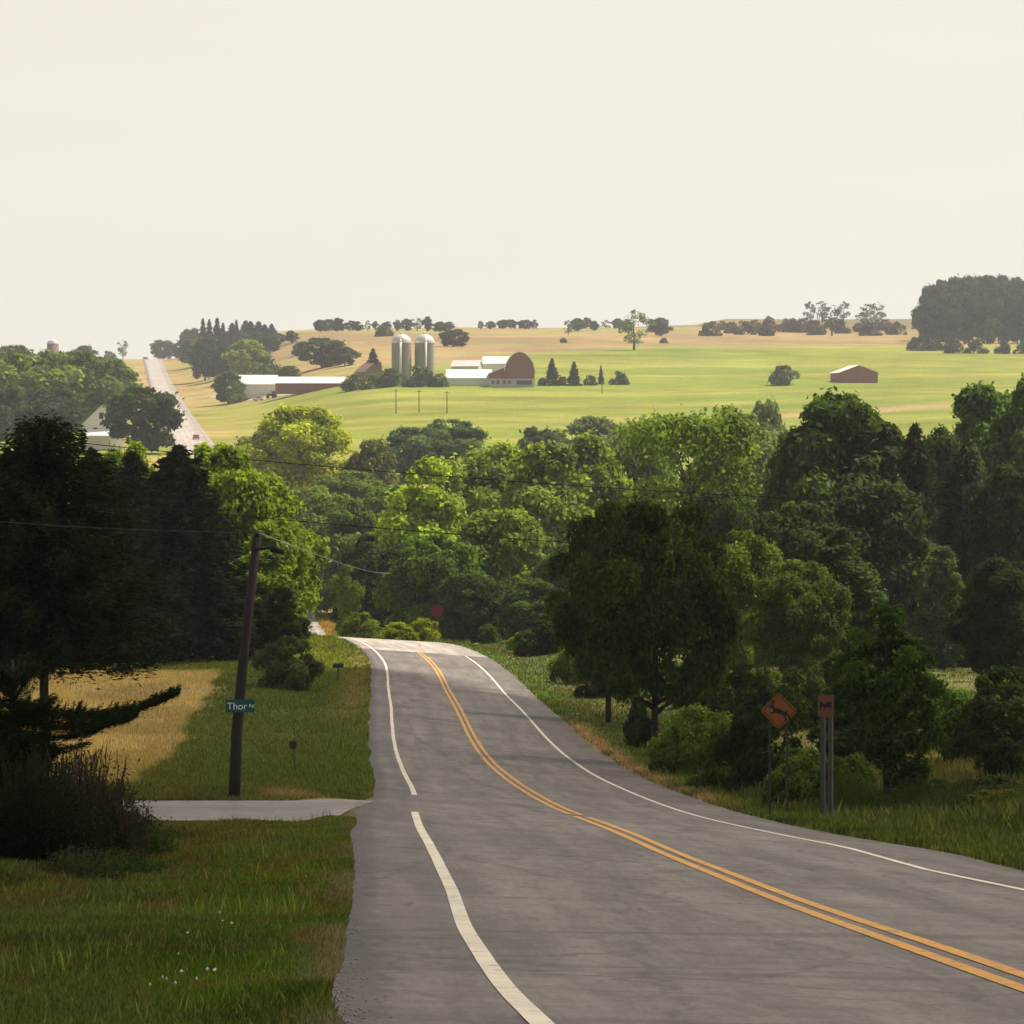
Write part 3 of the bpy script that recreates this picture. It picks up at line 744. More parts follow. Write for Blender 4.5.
# --- right of the road, near
N_ = [
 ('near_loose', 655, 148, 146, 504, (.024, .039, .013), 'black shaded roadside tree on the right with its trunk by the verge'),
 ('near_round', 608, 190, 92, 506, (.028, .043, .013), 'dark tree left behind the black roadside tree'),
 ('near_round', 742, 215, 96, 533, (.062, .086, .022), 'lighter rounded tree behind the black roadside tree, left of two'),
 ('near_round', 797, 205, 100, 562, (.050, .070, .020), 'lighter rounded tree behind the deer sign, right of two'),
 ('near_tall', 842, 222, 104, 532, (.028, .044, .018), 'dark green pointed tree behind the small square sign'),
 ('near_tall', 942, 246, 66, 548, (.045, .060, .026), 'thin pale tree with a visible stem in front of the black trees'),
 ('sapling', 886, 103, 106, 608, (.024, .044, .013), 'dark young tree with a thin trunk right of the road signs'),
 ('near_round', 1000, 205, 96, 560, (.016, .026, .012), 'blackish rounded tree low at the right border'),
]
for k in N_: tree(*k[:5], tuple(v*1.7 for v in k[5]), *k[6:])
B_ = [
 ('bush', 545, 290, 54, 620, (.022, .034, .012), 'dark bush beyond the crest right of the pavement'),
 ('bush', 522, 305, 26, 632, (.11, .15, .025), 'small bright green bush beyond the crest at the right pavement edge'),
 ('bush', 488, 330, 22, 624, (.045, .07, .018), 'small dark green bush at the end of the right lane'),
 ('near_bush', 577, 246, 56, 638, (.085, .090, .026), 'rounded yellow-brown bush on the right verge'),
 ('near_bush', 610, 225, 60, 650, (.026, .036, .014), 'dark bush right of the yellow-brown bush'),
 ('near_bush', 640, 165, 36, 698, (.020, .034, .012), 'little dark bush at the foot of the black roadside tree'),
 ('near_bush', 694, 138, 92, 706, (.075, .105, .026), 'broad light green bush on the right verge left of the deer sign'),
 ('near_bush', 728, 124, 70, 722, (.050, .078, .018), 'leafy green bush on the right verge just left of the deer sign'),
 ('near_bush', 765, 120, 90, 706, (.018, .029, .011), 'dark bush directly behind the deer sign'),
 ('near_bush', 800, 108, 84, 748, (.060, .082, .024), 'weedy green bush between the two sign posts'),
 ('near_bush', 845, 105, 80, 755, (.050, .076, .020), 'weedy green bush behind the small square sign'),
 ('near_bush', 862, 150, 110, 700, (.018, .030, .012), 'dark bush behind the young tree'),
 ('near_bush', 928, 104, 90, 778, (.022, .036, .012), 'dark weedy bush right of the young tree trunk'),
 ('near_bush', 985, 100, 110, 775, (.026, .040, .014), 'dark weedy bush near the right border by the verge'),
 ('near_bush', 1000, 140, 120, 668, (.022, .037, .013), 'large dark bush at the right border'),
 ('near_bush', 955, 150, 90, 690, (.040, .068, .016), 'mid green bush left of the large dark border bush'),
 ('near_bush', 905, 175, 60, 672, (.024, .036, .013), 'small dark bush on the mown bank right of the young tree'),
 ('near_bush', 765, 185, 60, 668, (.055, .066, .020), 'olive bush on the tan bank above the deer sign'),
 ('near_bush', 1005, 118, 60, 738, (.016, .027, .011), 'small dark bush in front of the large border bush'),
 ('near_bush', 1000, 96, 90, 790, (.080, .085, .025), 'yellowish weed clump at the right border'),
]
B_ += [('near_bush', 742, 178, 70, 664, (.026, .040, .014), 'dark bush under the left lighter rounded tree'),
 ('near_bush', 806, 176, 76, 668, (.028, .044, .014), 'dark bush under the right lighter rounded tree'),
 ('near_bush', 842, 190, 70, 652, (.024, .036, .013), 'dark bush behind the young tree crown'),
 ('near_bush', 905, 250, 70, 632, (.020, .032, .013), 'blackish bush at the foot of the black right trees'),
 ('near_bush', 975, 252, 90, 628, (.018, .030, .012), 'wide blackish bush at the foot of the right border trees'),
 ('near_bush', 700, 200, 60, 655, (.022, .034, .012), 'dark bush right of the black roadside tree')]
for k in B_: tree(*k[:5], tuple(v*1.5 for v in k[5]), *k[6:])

# --- the far hillside
H_ = [
 ('far_round', 30, 1090, 96, 352, FAR, 'wide tree at the left border with a spreading top'),
 ('far_round', 78, 1140, 92, 352, (.058, .078, .028), 'wide green tree left of the far road, behind the white house'),
 ('far_round', 112, 1180, 66, 360, (.060, .084, .026), 'green tree beside the far road above the house'),
 ('far_round', 50, 1010, 74, 388, (.030, .044, .026), 'dark tree left of the white house'),
 ('far_round', -2, 1030, 60, 380, (.038, .055, .028), 'dark tree cut by the left border under the wide tree'),
 ('far_round', 15, 1500, 70, 346, (.062, .080, .036), 'pale treetop at the left border on the skyline'),
 ('far_round', 144, 955, 70, 388, (.026, .042, .020), 'dark round tree with a bright top between the white house and the far road'),
 ('far_thin', 123, 2450, 12, 340, (.05, .06, .035), 'tiny spindly tree on the skyline left of the far road crest'),
 ('far_round', 84, 2300, 30, 346, (.045, .06, .035), 'small tree clump on the skyline right of the dark tank'),
 ('far_bush', 108, 2350, 20, 351, (.05, .065, .035), 'low bush on the skyline between tank and far road'),
 ('far_round', 164, 2500, 24, 340, (.055, .075, .035), 'round tree right of the cars at the far road crest'),
 ('far_round', 180, 2380, 20, 342, (.035, .05, .032), 'small dark tree right of the far road crest'),
 ('far_round', 196, 2200, 34, 338, (.045, .062, .034), 'grey-green tree above the dark tree by the far road'),
 ('far_round', 205, 1590, 36, 338, (.022, .036, .024), 'dark tree beside the far road, left one of a close pair'),
 ('far_round', 222, 1580, 38, 346, (.022, .036, .024), 'dark tree beside the far road, right one of a close pair'),
 ('far_round', 246, 1700, 50, 340, (.14, .165, .026), 'yellow-green round tree above the white-roofed barn'),
 ('far_bush', 262, 1700, 40, 356, (.050, .068, .030), 'grey-green bush right under the yellow-green round tree'),
 ('far_bush', 300, 1900, 18, 343, (.030, .042, .030), 'lone dark shrub on the tan field, left part'),
 ('far_round', 322, 1560, 48, 358, (.034, .052, .028), 'dark round tree behind the long low barn'),
 ('far_round', 345, 1540, 30, 366, (.045, .062, .030), 'green tree behind the right end of the long low barn'),
 ('far_spruce', 373, 1480, 20, 349, (.016, .028, .024), 'dark pointed conifer left of the silos'),
 ('far_bush', 385, 1950, 22, 340, (.032, .046, .030), 'dark shrub on the tan field left of the silos'),
 ('far_round', 453, 1720, 28, 338, (.026, .038, .032), 'dark tree on the tan field right of the silos'),
 ('far_bush', 392, 1345, 30, 376, (.042, .062, .028), 'green bush in front of the left silo'),
 ('far_bush', 418, 1340, 34, 374, (.044, .064, .030), 'green bush in front of the right silo'),
 ('far_bush', 440, 1338, 22, 379, (.048, .066, .030), 'green bush between the right silo and the white barn'),
 ('far_bush', 356, 1345, 26, 382, (.048, .066, .030), 'low bush right of the long low barn'),
 ('far_bush', 372, 1342, 24, 384, (.060, .078, .032), 'low pale bush left of the silo bushes'),
 ('far_bush', 236, 1440, 24, 382, (.060, .085, .036), 'low green bush at the left foot of the white-roofed barn'),
 ('far_spruce', 552, 1350, 20, 359, (.018, .030, .026), 'taller dark conifer right of the red barn'),
 ('far_spruce', 574, 1350, 17, 362, (.018, .030, .026), 'shorter dark conifer right of the red barn'),
 ('far_spruce', 601, 1360, 8, 366, (.020, .032, .026), 'thin dark conifer standing alone right of the barn conifers'),
 ('far_bush', 784, 1420, 32, 365, (.050, .065, .042), 'lone grey-green bush on the hay field left of the red shed'),
 ('far_thin', 634, 1950, 27, 310, (.11, .13, .065), 'pale thin tall tree breaking the skyline in the middle'),
 ('far_round', 660, 2280, 22, 318, (.050, .066, .038), 'round tree on the skyline right of the pale tall tree'),
 ('far_bush', 664, 1900, 9, 338, (.042, .058, .034), 'small upright shrub on the tan field below the skyline trees'),
 ('far_bush', 563, 1780, 8, 356, (.035, .05, .03), 'tiny dark shrub on the field behind the barn conifers'),
]
H_ += [('far_bush', 563, 1353, 14, 379, (.03, .042, .03), 'low dark hedge bush between the two barn conifers'),
 ('far_bush', 590, 1353, 16, 381, (.04, .052, .03), 'low dark hedge bush right of the shorter barn conifer'),
 ('far_bush', 618, 1358, 22, 384, (.045, .06, .03), 'low hedge bush far right of the red barn'),
 ('far_bush', 543, 1352, 12, 380, (.045, .055, .035), 'low bush at the right corner of the red barn'),
 ('far_round', 228, 1450, 30, 372, (.04, .06, .03), 'dark rounded tree left of the white-roofed barn'),
 ('far_round', 290, 1480, 26, 366, (.06, .085, .03), 'green tree showing over the roof of the long low barn')]
for k in H_: tree(*k[:5], tuple(v*1.45 for v in k[5]), *k[6:])
def line(kind, pxs, y, w, tops, tint, label, group, cols=None):
    for i, p in enumerate(pxs):
        c = tuple(v*random.uniform(.8, 1.2) for v in tint)
        kd = random.choice(['far_round', 'far_round', 'far_tall', 'far_thin']) if kind == 'far_round' else kind
        tree(kd, p+random.uniform(-2, 2), y+random.uniform(-25, 25), w*random.uniform(.6, 1.3)*(.75 if kd != kind else 1), tops+random.uniform(-3, 3), c, label, group)
line('far_spruce', [204, 211, 217, 224, 231, 237, 244, 250, 257, 263, 270], 2120, 22, 322, (.030, .044, .034), 'dark pointed conifer of the skyline row left of the tan field', 'conifers in the skyline row')
line('far_round', [192, 206, 222, 240, 258, 270, 280, 290], 2100, 20, 331, (.05, .068, .04), 'low rounded tree along the foot of the conifer skyline row', 'round trees under the conifer row')
line('far_round', [319, 329, 339, 350, 358, 367, 377, 386, 397, 406, 417, 428, 439, 449], 2080, 15, 319, (.055, .075, .045), 'small rounded tree of the long skyline row above the silos', 'trees in the skyline row above the silos')
line('far_round', [482, 492, 503, 513, 523, 532], 2200, 12, 322.5, (.06, .08, .046), 'small round tree of the short skyline row above the red barn', 'trees in the skyline row above the barn')
line('far_round', [567, 576, 586, 596, 606, 616, 626, 645, 652], 2180, 14, 320, (.065, .085, .048), 'small tree of the skyline row beside the pale tall tree', 'trees in the skyline row at the middle')
line('far_thin', [812, 821, 832, 842, 866, 876], 2330, 18, 304, (.055, .055, .045), 'spindly tall tree of the thin skyline group left of the far wood', 'spindly trees left of the far wood')
line('far_bush', [713, 722, 733, 744, 755, 768, 790, 803, 815, 828, 843, 858, 872, 884, 896], 2330, 20, 321, (.075, .060, .048), 'grey scrub bush on the rise left of the far wood', 'scrub bushes on the rise')
tree('far_tall', 769, 2400, 9, 316, (.040, .052, .042), 'small upright tree in the scrub on the rise')
wl = 'dark blue-green tree of the far wood at the upper right'
for j, (yy, tp, n) in enumerate([(1790, 292, 6), (1850, 284, 7), (1930, 278, 7), (2010, 276, 6)]):
    for i in range(n):
        p = 926+j*4+i*(122/n)+random.uniform(-3, 3)
        tree('far_round', p, yy+random.uniform(-20, 20), random.uniform(28, 36), tp+random.uniform(-2, 5)+(4 if i == 0 else 0), tuple(v*random.uniform(.8, 1.2) for v in (.036, .058, .052)), wl, 'trees of the far wood')
for p in (918, 934, 955, 978, 1002, 1024, 1045):
    tree('far_bush', p, 1755, 22, 338+random.uniform(-2, 3), (.030, .045, .034), 'dark bush along the foot of the far wood', 'bushes at the foot of the far wood')

# --- near conifer at the left, long limbs low over the grass
def near_conifer():
    g = np.random.default_rng(5); y0 = 47.0; x0 = PX(12, y0); z0 = gp(x0, y0)
    r = empty('young_pine', (x0, y0, z0)); tag(r, 'low dark pine at the left border with one long bough reaching right over the wheat', 'tree')
    m = MB(); P = []; D = []
    m.tube([(0, 0, -.3), (.02, 0, 1.2), (0, .05, 2.5)], [.09, .06, .015], 8)
    def bough(a, b, up, dens, wd):
        a, b = np.array(a, float), np.array(b, float); l = np.linalg.norm(b-a); n = int(dens*l)
        s = g.random(n)**.85; ax = (b-a)/l; side = unit(np.cross(ax, [0, 0, 1.])); 
        sw = g.normal(size=n)*wd*(.35+1.3*s*(1.12-s)*2); hh = g.normal(size=n)*wd*.42*(1.1-.5*s)
        p = a+ax*(s*l)[:, None]+side*sw[:, None]; p[:, 2] += up*s**3+hh-.08*l*np.sin(s*math.pi)
        d = ax+side*np.sign(sw)[:, None]*.5+np.array([0, 0, .55])*g.random((n, 1))+g.normal(size=(n, 3))*.25
        P.append(p); D.append(d)
        if dens > 2000:
            for _ in range(int(l*26)):
                t = g.random(); b0 = a+ax*l*t; b0[2] += up*t**3-.08*l*math.sin(t*math.pi)
                tv = unit(ax*.6+side*g.normal()*.8+np.array([0, 0, .75+.5*g.random()])); tl = wd*(.9+1.6*g.random())*(1.1-.5*t); k = 46
                q = b0+tv*(tl*g.random(k))[:, None]+g.normal(size=(k, 3))*.012; P.append(q); D.append(tv+g.normal(size=(k, 3))*.55)
        c = [a+ax*l*t+np.array([0, 0, up*t**3-.08*l*math.sin(t*math.pi)]) for t in (0, .35, .7, 1)]
        m.tube(c, [.03, .022, .012, .004], 5)
    bough((0, 0, 1.95), (2.06, .1, 1.95), .16, 3000, .10)
    bough((0, 0, 1.80), (1.55, -.2, 1.78), .05, 2600, .11)
    bough((0, 0, 1.62), (1.10, .2, 1.60), .05, 1500, .09)
    bough((0, 0, 1.50), (.98, -.3, 1.45), .04, 1300, .08)
    for i in range(80):
        a = g.random()*6.28; z = .1+2.0*g.random(); l = (.55+.5*g.random())*(1.15-.2*z)
        if math.cos(a) > .6 and z > 1.2: l *= .7
        bough((0, 0, z), (math.cos(a)*l, math.sin(a)*l, z+.05), .06, 1300, .12)
    for i in range(12):
        a = g.random()*6.28; bough((0, 0, 2.0+.3*g.random()), (math.cos(a)*.35, math.sin(a)*.35, 2.35), .1, 900, .10)
    m.build('trunk', M['bark'], r, True)
    P = np.concatenate(P); D = unit(np.concatenate(D))
    V, Fc = cards(P, unit(np.cross(D, g.normal(size=D.shape))), .036, .13, g, along=D)
    c = link('crown', mesh_np('crown', V, Fc, attr=np.repeat(g.random(len(P)), 4)), M['needle'], r); c.color = (.014, .024, .011, 1)
near_conifer()

# --- twiggy brush under it
def brush(px, y, wpx, top, n, colour, leafc, label, seed, name='brush_clump', leaves=6):
    g = np.random.default_rng(seed); x, _, z = at(px, y); W = wpx*y/F; H = PZ(top, y)-z
    P = []; D = []; S = []; C = []
    LP = []; LN = []; LC = []
    for i in range(n):
        bx = (g.random()-.5)*W; by = (g.random()-.5)*min(W, 3.0); h = H*(.45+.55*g.random())*(1-.5*abs(bx)/(W/2+.01)**1)
        dx, dy = g.normal()*.16*h, g.normal()*.16*h
        for k in range(5):
            t0 = k/5; p = np.array([bx+dx*t0**1.5, by+dy*t0**1.5, h*(t0+.1)]); P.append(p); D.append([dx*.4, dy*.4, h*.6]); S.append(h*.115); C.append(colour)
        for k in range(leaves):
            t = .25+.75*g.random(); LP.append([bx+dx*t**1.5+g.normal()*.05, by+dy*t**1.5+g.normal()*.05, h*t]); LC.append(np.array(leafc)*(.6+.8*g.random()))
    P, D = np.array(P), unit(np.array(D)); 
    V1, F1 = cards(P, np.cross(D, g.normal(size=D.shape)), 1.0, .06, g, along=D*8)
    V1 = (V1.reshape(-1, 4, 3)-P[:, None])*np.array(S)[:, None, None]+P[:, None]; V1 = V1.reshape(-1, 3)
    LP = np.array(LP); V2, F2 = cards(LP, g.normal(size=LP.shape), .024, .40, g)
    V = np.vstack([V1, V2]); Fc = np.vstack([F1, F2+len(V1)])
    cc = np.vstack([np.repeat(np.array(C), 4, 0), np.repeat(np.array(LC), 4, 0)])
    o = link(name, mesh_np(name, V, Fc, col=cc), M['blade']); o.location = (x, y, z-.05); tag(o, label, 'brush'); return o
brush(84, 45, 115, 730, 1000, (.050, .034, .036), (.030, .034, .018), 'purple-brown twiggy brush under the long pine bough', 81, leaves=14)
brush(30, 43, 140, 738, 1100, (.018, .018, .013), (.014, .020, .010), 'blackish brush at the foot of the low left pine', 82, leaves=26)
brush(78, 41, 90, 835, 360, (.085, .060, .045), (.040, .048, .020), 'dry brown weeds at the foot of the twiggy brush', 83, leaves=8)
brush(132, 47, 80, 800, 380, (.050, .060, .020), (.040, .065, .016), 'green and brown weeds between the twiggy brush and the grass', 84, leaves=16)
brush(168, 58, 70, 822, 240, (.060, .055, .025), (.040, .060, .018), 'tall weeds in front of the side road', 85, leaves=10)
brush(4, 39, 50, 868, 200, (.070, .045, .030), (.045, .065, .018), 'reddish weeds at the left border of the grass', 86, leaves=14)

for i, (px, y, w_, tp, cc, lc, lb) in enumerate([
    (852, 100, 70, 752, (.05, .06, .02), (.045, .075, .016), 'green weeds between the small square sign and the young tree'),
    (915, 99, 80, 768, (.045, .05, .02), (.035, .055, .015), 'dark weeds just right of the young tree trunk'),
    (965, 97, 80, 772, (.07, .06, .03), (.045, .06, .018), 'brownish weeds on the right verge near the border'),
    (1018, 95, 80, 776, (.09, .08, .03), (.07, .08, .02), 'yellow-green weeds at the right border'),
    (800, 112, 80, 752, (.10, .07, .05), (.06, .075, .025), 'pinkish dry weeds behind the two road signs')]):
    brush(px, y, w_, tp, 330, cc, lc, lb, 140+i, 'weed_clump', 16)
# ------------------------------------------------------------------ grass, stubble, weeds
def grass(name, n, region, h, wd, keep, seed, bright=1.0, lean=.5, power=1.0):
    g = np.random.default_rng(seed); xa, xb, ya, yb = region
    y = ya+(yb-ya)*g.random(n)**power; u = g.random(n)
    x = (xa+(xb-xa)*u) if not callable(xa) else xa(y)+(xb(y)-xa(y))*u
    k = keep(x, y, g); x, y = x[k], y[k]; n = len(x)
    z = gz(x, y)-.005
    c = gcol(x, y)*(bright*(.55+.9*g.random(n)))[:, None]
    dry = g.random(n) < .13; c[dry] = c[dry]*.4+np.array([.20, .15, .06])*(.5+.6*g.random((dry.sum(), 1)))
    hh = h(x, y)*(.45+.85*g.random(n))*(.7+.6*vn(x*.9, y*.6, seed)); a = g.random(n)*6.283; ww = wd(y)*(.6+.8*g.random(n))
    ux, uy = np.cos(a)*ww, np.sin(a)*ww; la = g.random(n)*6.283; ll = hh*lean*g.random(n)
    lx, ly = np.cos(la)*ll, np.sin(la)*ll
    V = np.stack([np.stack([x-ux, y-uy, z], -1), np.stack([x+ux, y+uy, z], -1), np.stack([x+ux*.6+lx*.35, y+uy*.6+ly*.35, z+hh*.6], -1), np.stack([x+lx, y+ly, z+hh], -1)], 1).reshape(-1, 3)
    Fc = np.arange(4*n).reshape(-1, 4)
    o = link(name, mesh_np(name, V, Fc, col=np.repeat(c, 4, 0)), M['blade']); tag(o, kind='stuff'); return o
def offroad(x, y):
    o = lat(x, y)
    e = np.where(o < 0, -o-EL-.02-(vn(y*.15, y*0, 91)-.5)*.16, o-ER-(vn(y*.15, y*0, 92)-.5)*.2)
    side = (y > side_y0(x)-.35+(vn(x*1.3, y*0, 93)-.5)*.4) & (y < SY1+.1+5*sst(x, -4.7, -2.8)) & (x < -2)
    return (e > -.02) & ~side
verge = lambda x, y: np.exp(-((np.abs(lat(x, y))-4.9)/1.5)**2)
hnear = lambda x, y: (.055+.13*vn(x*.8, y*.3, 95))*(1-.55*verge(x, y))+.16*sst(-lat(x, y), 7, 9.5)*(y < 68)
grass('grass', 520000, (lambda y: PX(-25, y)-.4, lambda y: xr(y)-3.6, 14, 84), hnear, lambda y: .0028+.00012*y, lambda x, y, g: offroad(x, y), 101, power=1.25)
grass('grass', 170000, (lambda y: PX(80, y), lambda y: xr(y)-3.6, 85, 330), lambda x, y: .10+.07*vn(x*.3, y*.15, 96), lambda y: .010+.00011*y, lambda x, y, g: offroad(x, y) & (wheat_mask(x, y) < .5), 102, power=1.6)
grass('grass', 260000, (lambda y: xr(y)+ER-.4, lambda y: PX(1080, y)+4.5, 48, 330), lambda x, y: .13+.30*sst(lat(x, y), 6.0, 8.2)*(1-sst(y, 118, 150))+.05*vn(x*.3, y*.15, 97), lambda y: .010+.00010*y, lambda x, y, g: offroad(x, y), 103, power=1.5)
grass('wheat_stubble', 120000, (lambda y: PX(-20, y), lambda y: -9.5-(y-100)*.062, 98, 246), lambda x, y: .16+0*x, lambda y: .006+.00006*y, lambda x, y, g: wheat_mask(x, y) > .5, 104, lean=.25)
grass('grass', 60000, (lambda y: PX(290, y), lambda y: PX(470, y), 335, 520), lambda x, y: .35+0*x, lambda y: .05+0*y, lambda x, y, g: offroad(x, y), 105)

grass('grass_stalks', 9000, (lambda y: PX(-25, y)-.4, lambda y: xr(y)-4.7, 16, 82), lambda x, y: .09+.10*vn(x*.7, y*.3, 98), lambda y: .0010+.00003*y, lambda x, y, g: offroad(x, y) & (vn(x*.9, y*.3, 99) > .4), 106, bright=1.7, lean=.35)
grass('grass_stalks', 9000, (lambda y: xr(y)+ER+.5, lambda y: PX(1060, y)+1, 50, 180), lambda x, y: .28+.25*vn(x*.7, y*.3, 98), lambda y: .0015+.00004*y, lambda x, y, g: offroad(x, y) & (lat(x, y) > ER+1.6), 107, bright=1.4, lean=.35)
brush(42, 40, 110, 872, 420, (.050, .062, .020), (.050, .085, .018), 'leafy green weeds in the grass below the blackish brush', 87, leaves=22)
brush(112, 43, 90, 842, 320, (.060, .055, .026), (.042, .070, .018), 'leafy weeds below the right part of the twiggy brush', 88, leaves=18)
def gravel():           # loose stones along the broken pavement edges
    g = np.random.default_rng(55); n = 11000; y = 15+150*g.random(n)**1.4; left = g.random(n) < .6
    o = np.where(left, -EL-.02+g.normal(size=n)*.10, ER+.05+g.normal(size=n)*.16); x = xr(y)+o*np.sqrt(1+slope(y)**2)
    z = np.maximum(gz(x, y), np.where(np.abs(o) < 5.2, zr(y)+bk(y)*o, -99))
    r = .003+.008*g.random(n)**2; base = np.array([(1,0,0),(0,1,0),(-1,0,0),(0,-1,0),(0,0,.8),(0,0,-.6)], float)
    V = (base[None]*r[:, None, None]*(.7+.6*g.random((n, 6, 1)))+np.stack([x, y, z+r*.3], -1)[:, None]).reshape(-1, 3)
    f = np.array([(0,1,4),(1,2,4),(2,3,4),(3,0,4),(1,0,5),(2,1,5),(3,2,5),(0,3,5)]); Fc = (np.arange(n)[:, None, None]*6+f[None]).reshape(-1, 3)
    tag(link('gravel', mesh_np('gravel', V, Fc, n=3), M['stone_grey']), kind='stuff')
gravel()
def flowers():          # white flower heads scattered in the near grass
    g = np.random.default_rng(77); P = []
    for cx, cy, n, s in ((205, 958, 6, 24), (232, 905, 2, 8), (170, 965, 3, 28), (300, 880, 2, 24), (190, 935, 3, 34)):
        for _ in range(n):
            px, py = cx+g.normal()*s, cy+g.normal()*s*.6
            for y in np.arange(20, 84, .4):          # first ground the ray meets
                if gp(PX(px, y), y) > PZ(py, y)-.25: break
            x = PX(px, y)
            if lat(x, y) > -EL-.3: continue
            P.append((x, y, gp(x, y)+.10+.10*g.random()))
    m = MB()
    for p in P:
        r = .005+.007*g.random()**2; n = 7
        pts = [(p[0]+r*math.cos(k*6.283/n), p[1]+r*math.sin(k*6.283/n), p[2]+.004*math.sin(k*2.5)) for k in range(n)]
        m.add(pts+[(p[0], p[1], p[2]+.012), (p[0], p[1], p[2]-.008)], [(k, (k+1) % n, n) for k in range(n)]+[((k+1) % n, k, n+1) for k in range(n)])
    tag(m.build('wildflowers', M['sign_white']), kind='stuff')
flowers()

# ------------------------------------------------------------------ utility pole, street sign, wires
def text_mesh(name, s, size, m, parent, loc, depth=.002):
    c = bpy.data.curves.new('t', 'FONT'); c.body = s; c.size = size; c.align_x = 'CENTER'; c.align_y = 'CENTER'; c.extrude = depth
    t = bpy.data.objects.new('t', c); COL.objects.link(t); bpy.context.view_layer.update()
    me = bpy.data.meshes.new_from_object(t.evaluated_get(bpy.context.evaluated_depsgraph_get()))
    bpy.data.objects.remove(t); me.materials.clear()
    o = link(name, me, m, parent); o.location = loc; o.rotation_euler = (R(90), 0, 0); return o
yp = 76.9; xp, _, zp = at(234, yp); zt = PZ(537, yp)
HP = zt-zp; LX = PX(257, yp)-xp                   # the pole leans right
pole = empty('utility_pole', (xp, yp, zp)); tag(pole, 'leaning dark wooden utility pole beside the side road, left of the main road', 'utility pole')
m = MB(); m.tube([(-.02, 0, -.5), (LX*.12, 0, HP*.25), (LX*.42, 0, HP*.55), (LX, 0, HP)], [.125, .115, .10, .084], 14); m.build('pole', M['pole'], pole, True)
m = MB(); m.tube([(LX-.03, -.13, HP-.25), (LX+.25, -.2, HP-.22), (LX+.48, -.2, HP-.27)], [.03, .03, .03], 6); m.tube([(LX+.30, -.2, HP-.23), (LX+.55, -.2, HP-.30)], [.075, .06], 8); m.build('bracket', M['black'], pole, True)
m = MB(); m.tube([(LX, 0, HP), (LX, 0, HP+.06), (LX, 0, HP+.12)], [.05, .065, .03], 8); m.build('insulator', M['black'], pole, True)
yq = yp-.22; sx_ = PX(240, yq); sz_ = PZ(706, yq)
st = empty('street_sign', (sx_, yq, sz_-.13)); tag(st, 'small green street name sign with white lettering fixed to the utility pole', 'street sign')
m = MB(); m.prism([(-.27, 0), (.27, 0), (.29, .02), (.29, .24), (.27, .26), (-.27, .26), (-.29, .24), (-.29, .02)], -.006, .006); m.build('plate', M['sign_green'], st)
text_mesh('lettering', 'Thor', .20, M['sign_white'], st, (-.06, -.009, .12)); text_mesh('lettering', 'Rd', .10, M['sign_white'], st, (.235, -.009, .13))
m = MB(); m.box((0, .03, .20), (.05, .05, .03)); m.box((0, .03, .06), (.05, .05, .03)); m.build('bracket', M['galv'], st)
def wire(pts, r, m, label, sag=0.0):
    a, b = Vector(pts[0]), Vector(pts[1]); P = []
    for k in range(41):
        t = k/40; p = a.lerp(b, t); p.z -= sag*4*t*(1-t); P.append(p)
    mb = MB(); mb.tube(P, r, 5); tag(mb.build('overhead_wire', m, None, True), label, 'wire')
yw = 112
pe = []
for px, t0, t1 in ((-160, 415, 474), (1210, 512, 574)):      # two poles just past the picture's sides carry the wires
    x, _, z = at(px, yw); zt_ = PZ(t0, yw)
    r = empty('utility_pole', (x, yw, z)); tag(r, 'straight wooden utility pole beyond the %s edge of the photo' % ('left' if px < 0 else 'right'), 'utility pole')
    mm = MB(); mm.tube([(0, 0, -.5), (0, 0, zt_-z+.3)], [.16, .12], 12); mm.build('pole', M['pole'], r, True)
    pe.append(((x, yw-.15, zt_), (x, yw-.15, PZ(t1, yw))))
wire((pe[0][0], pe[1][0]), .012, M['wire'], 'upper thin black wire crossing in front of the trees', .55)
wire((pe[0][1], pe[1][1]), .013, M['wire'], 'lower thin black wire crossing in front of the trees', .45)
e = (xp+LX+.45, yp-.2, zt-.27)
x2, _, z2 = at(392, 372)
wire(((xp+LX, yp, zt+.1), (x2, 372, PZ(573, 372))), .011, M['wire_pale'], 'pale wire from the top of the leaning utility pole to the trees at the crest', .3)
wire(((xp+LX, yp, zt+.08), (pe[0][1][0], pe[0][1][1], PZ(505, yw))), .008, M['wire'], 'short black wire from the leaning utility pole to the left', .15)

# ------------------------------------------------------------------ road signs on the right
ys = 98.5
def seg_poly(m, pts, y0, y1): m.prism(pts, y0, y1)
xs, _, zs = at(779, ys); hs = PZ(711, ys)-zs
dr = empty('deer_sign', (xs, ys, zs)); tag(dr, 'orange-yellow diamond warning sign with a black leaping deer on two posts', 'road sign')
q = .455; k_ = .05
m = MB(); m.prism([(0, q), (k_, q-.02), (q-.02, k_), (q, 0), (q-.02, -k_), (k_, -q+.02), (0, -q), (-k_, -q+.02), (-q+.02, -k_), (-q, 0), (-q+.02, k_), (-k_, q-.02)], -.006, .006)
pl = m.build('plate', M['sign_orange'], dr); pl.location = (0, 0, hs)
m = MB()                                        # thin black border and the deer
for a, b in (((0, 1), (1, 0)), ((1, 0), (0, -1)), ((0, -1), (-1, 0)), ((-1, 0), (0, 1))):
    o1, i1 = q*.94, q*.89
    m.prism([(a[0]*o1, a[1]*o1), (b[0]*o1, b[1]*o1), (b[0]*i1, b[1]*i1), (a[0]*i1, a[1]*i1)], -.009, -.0065)
m.build('border', M['black'], pl)
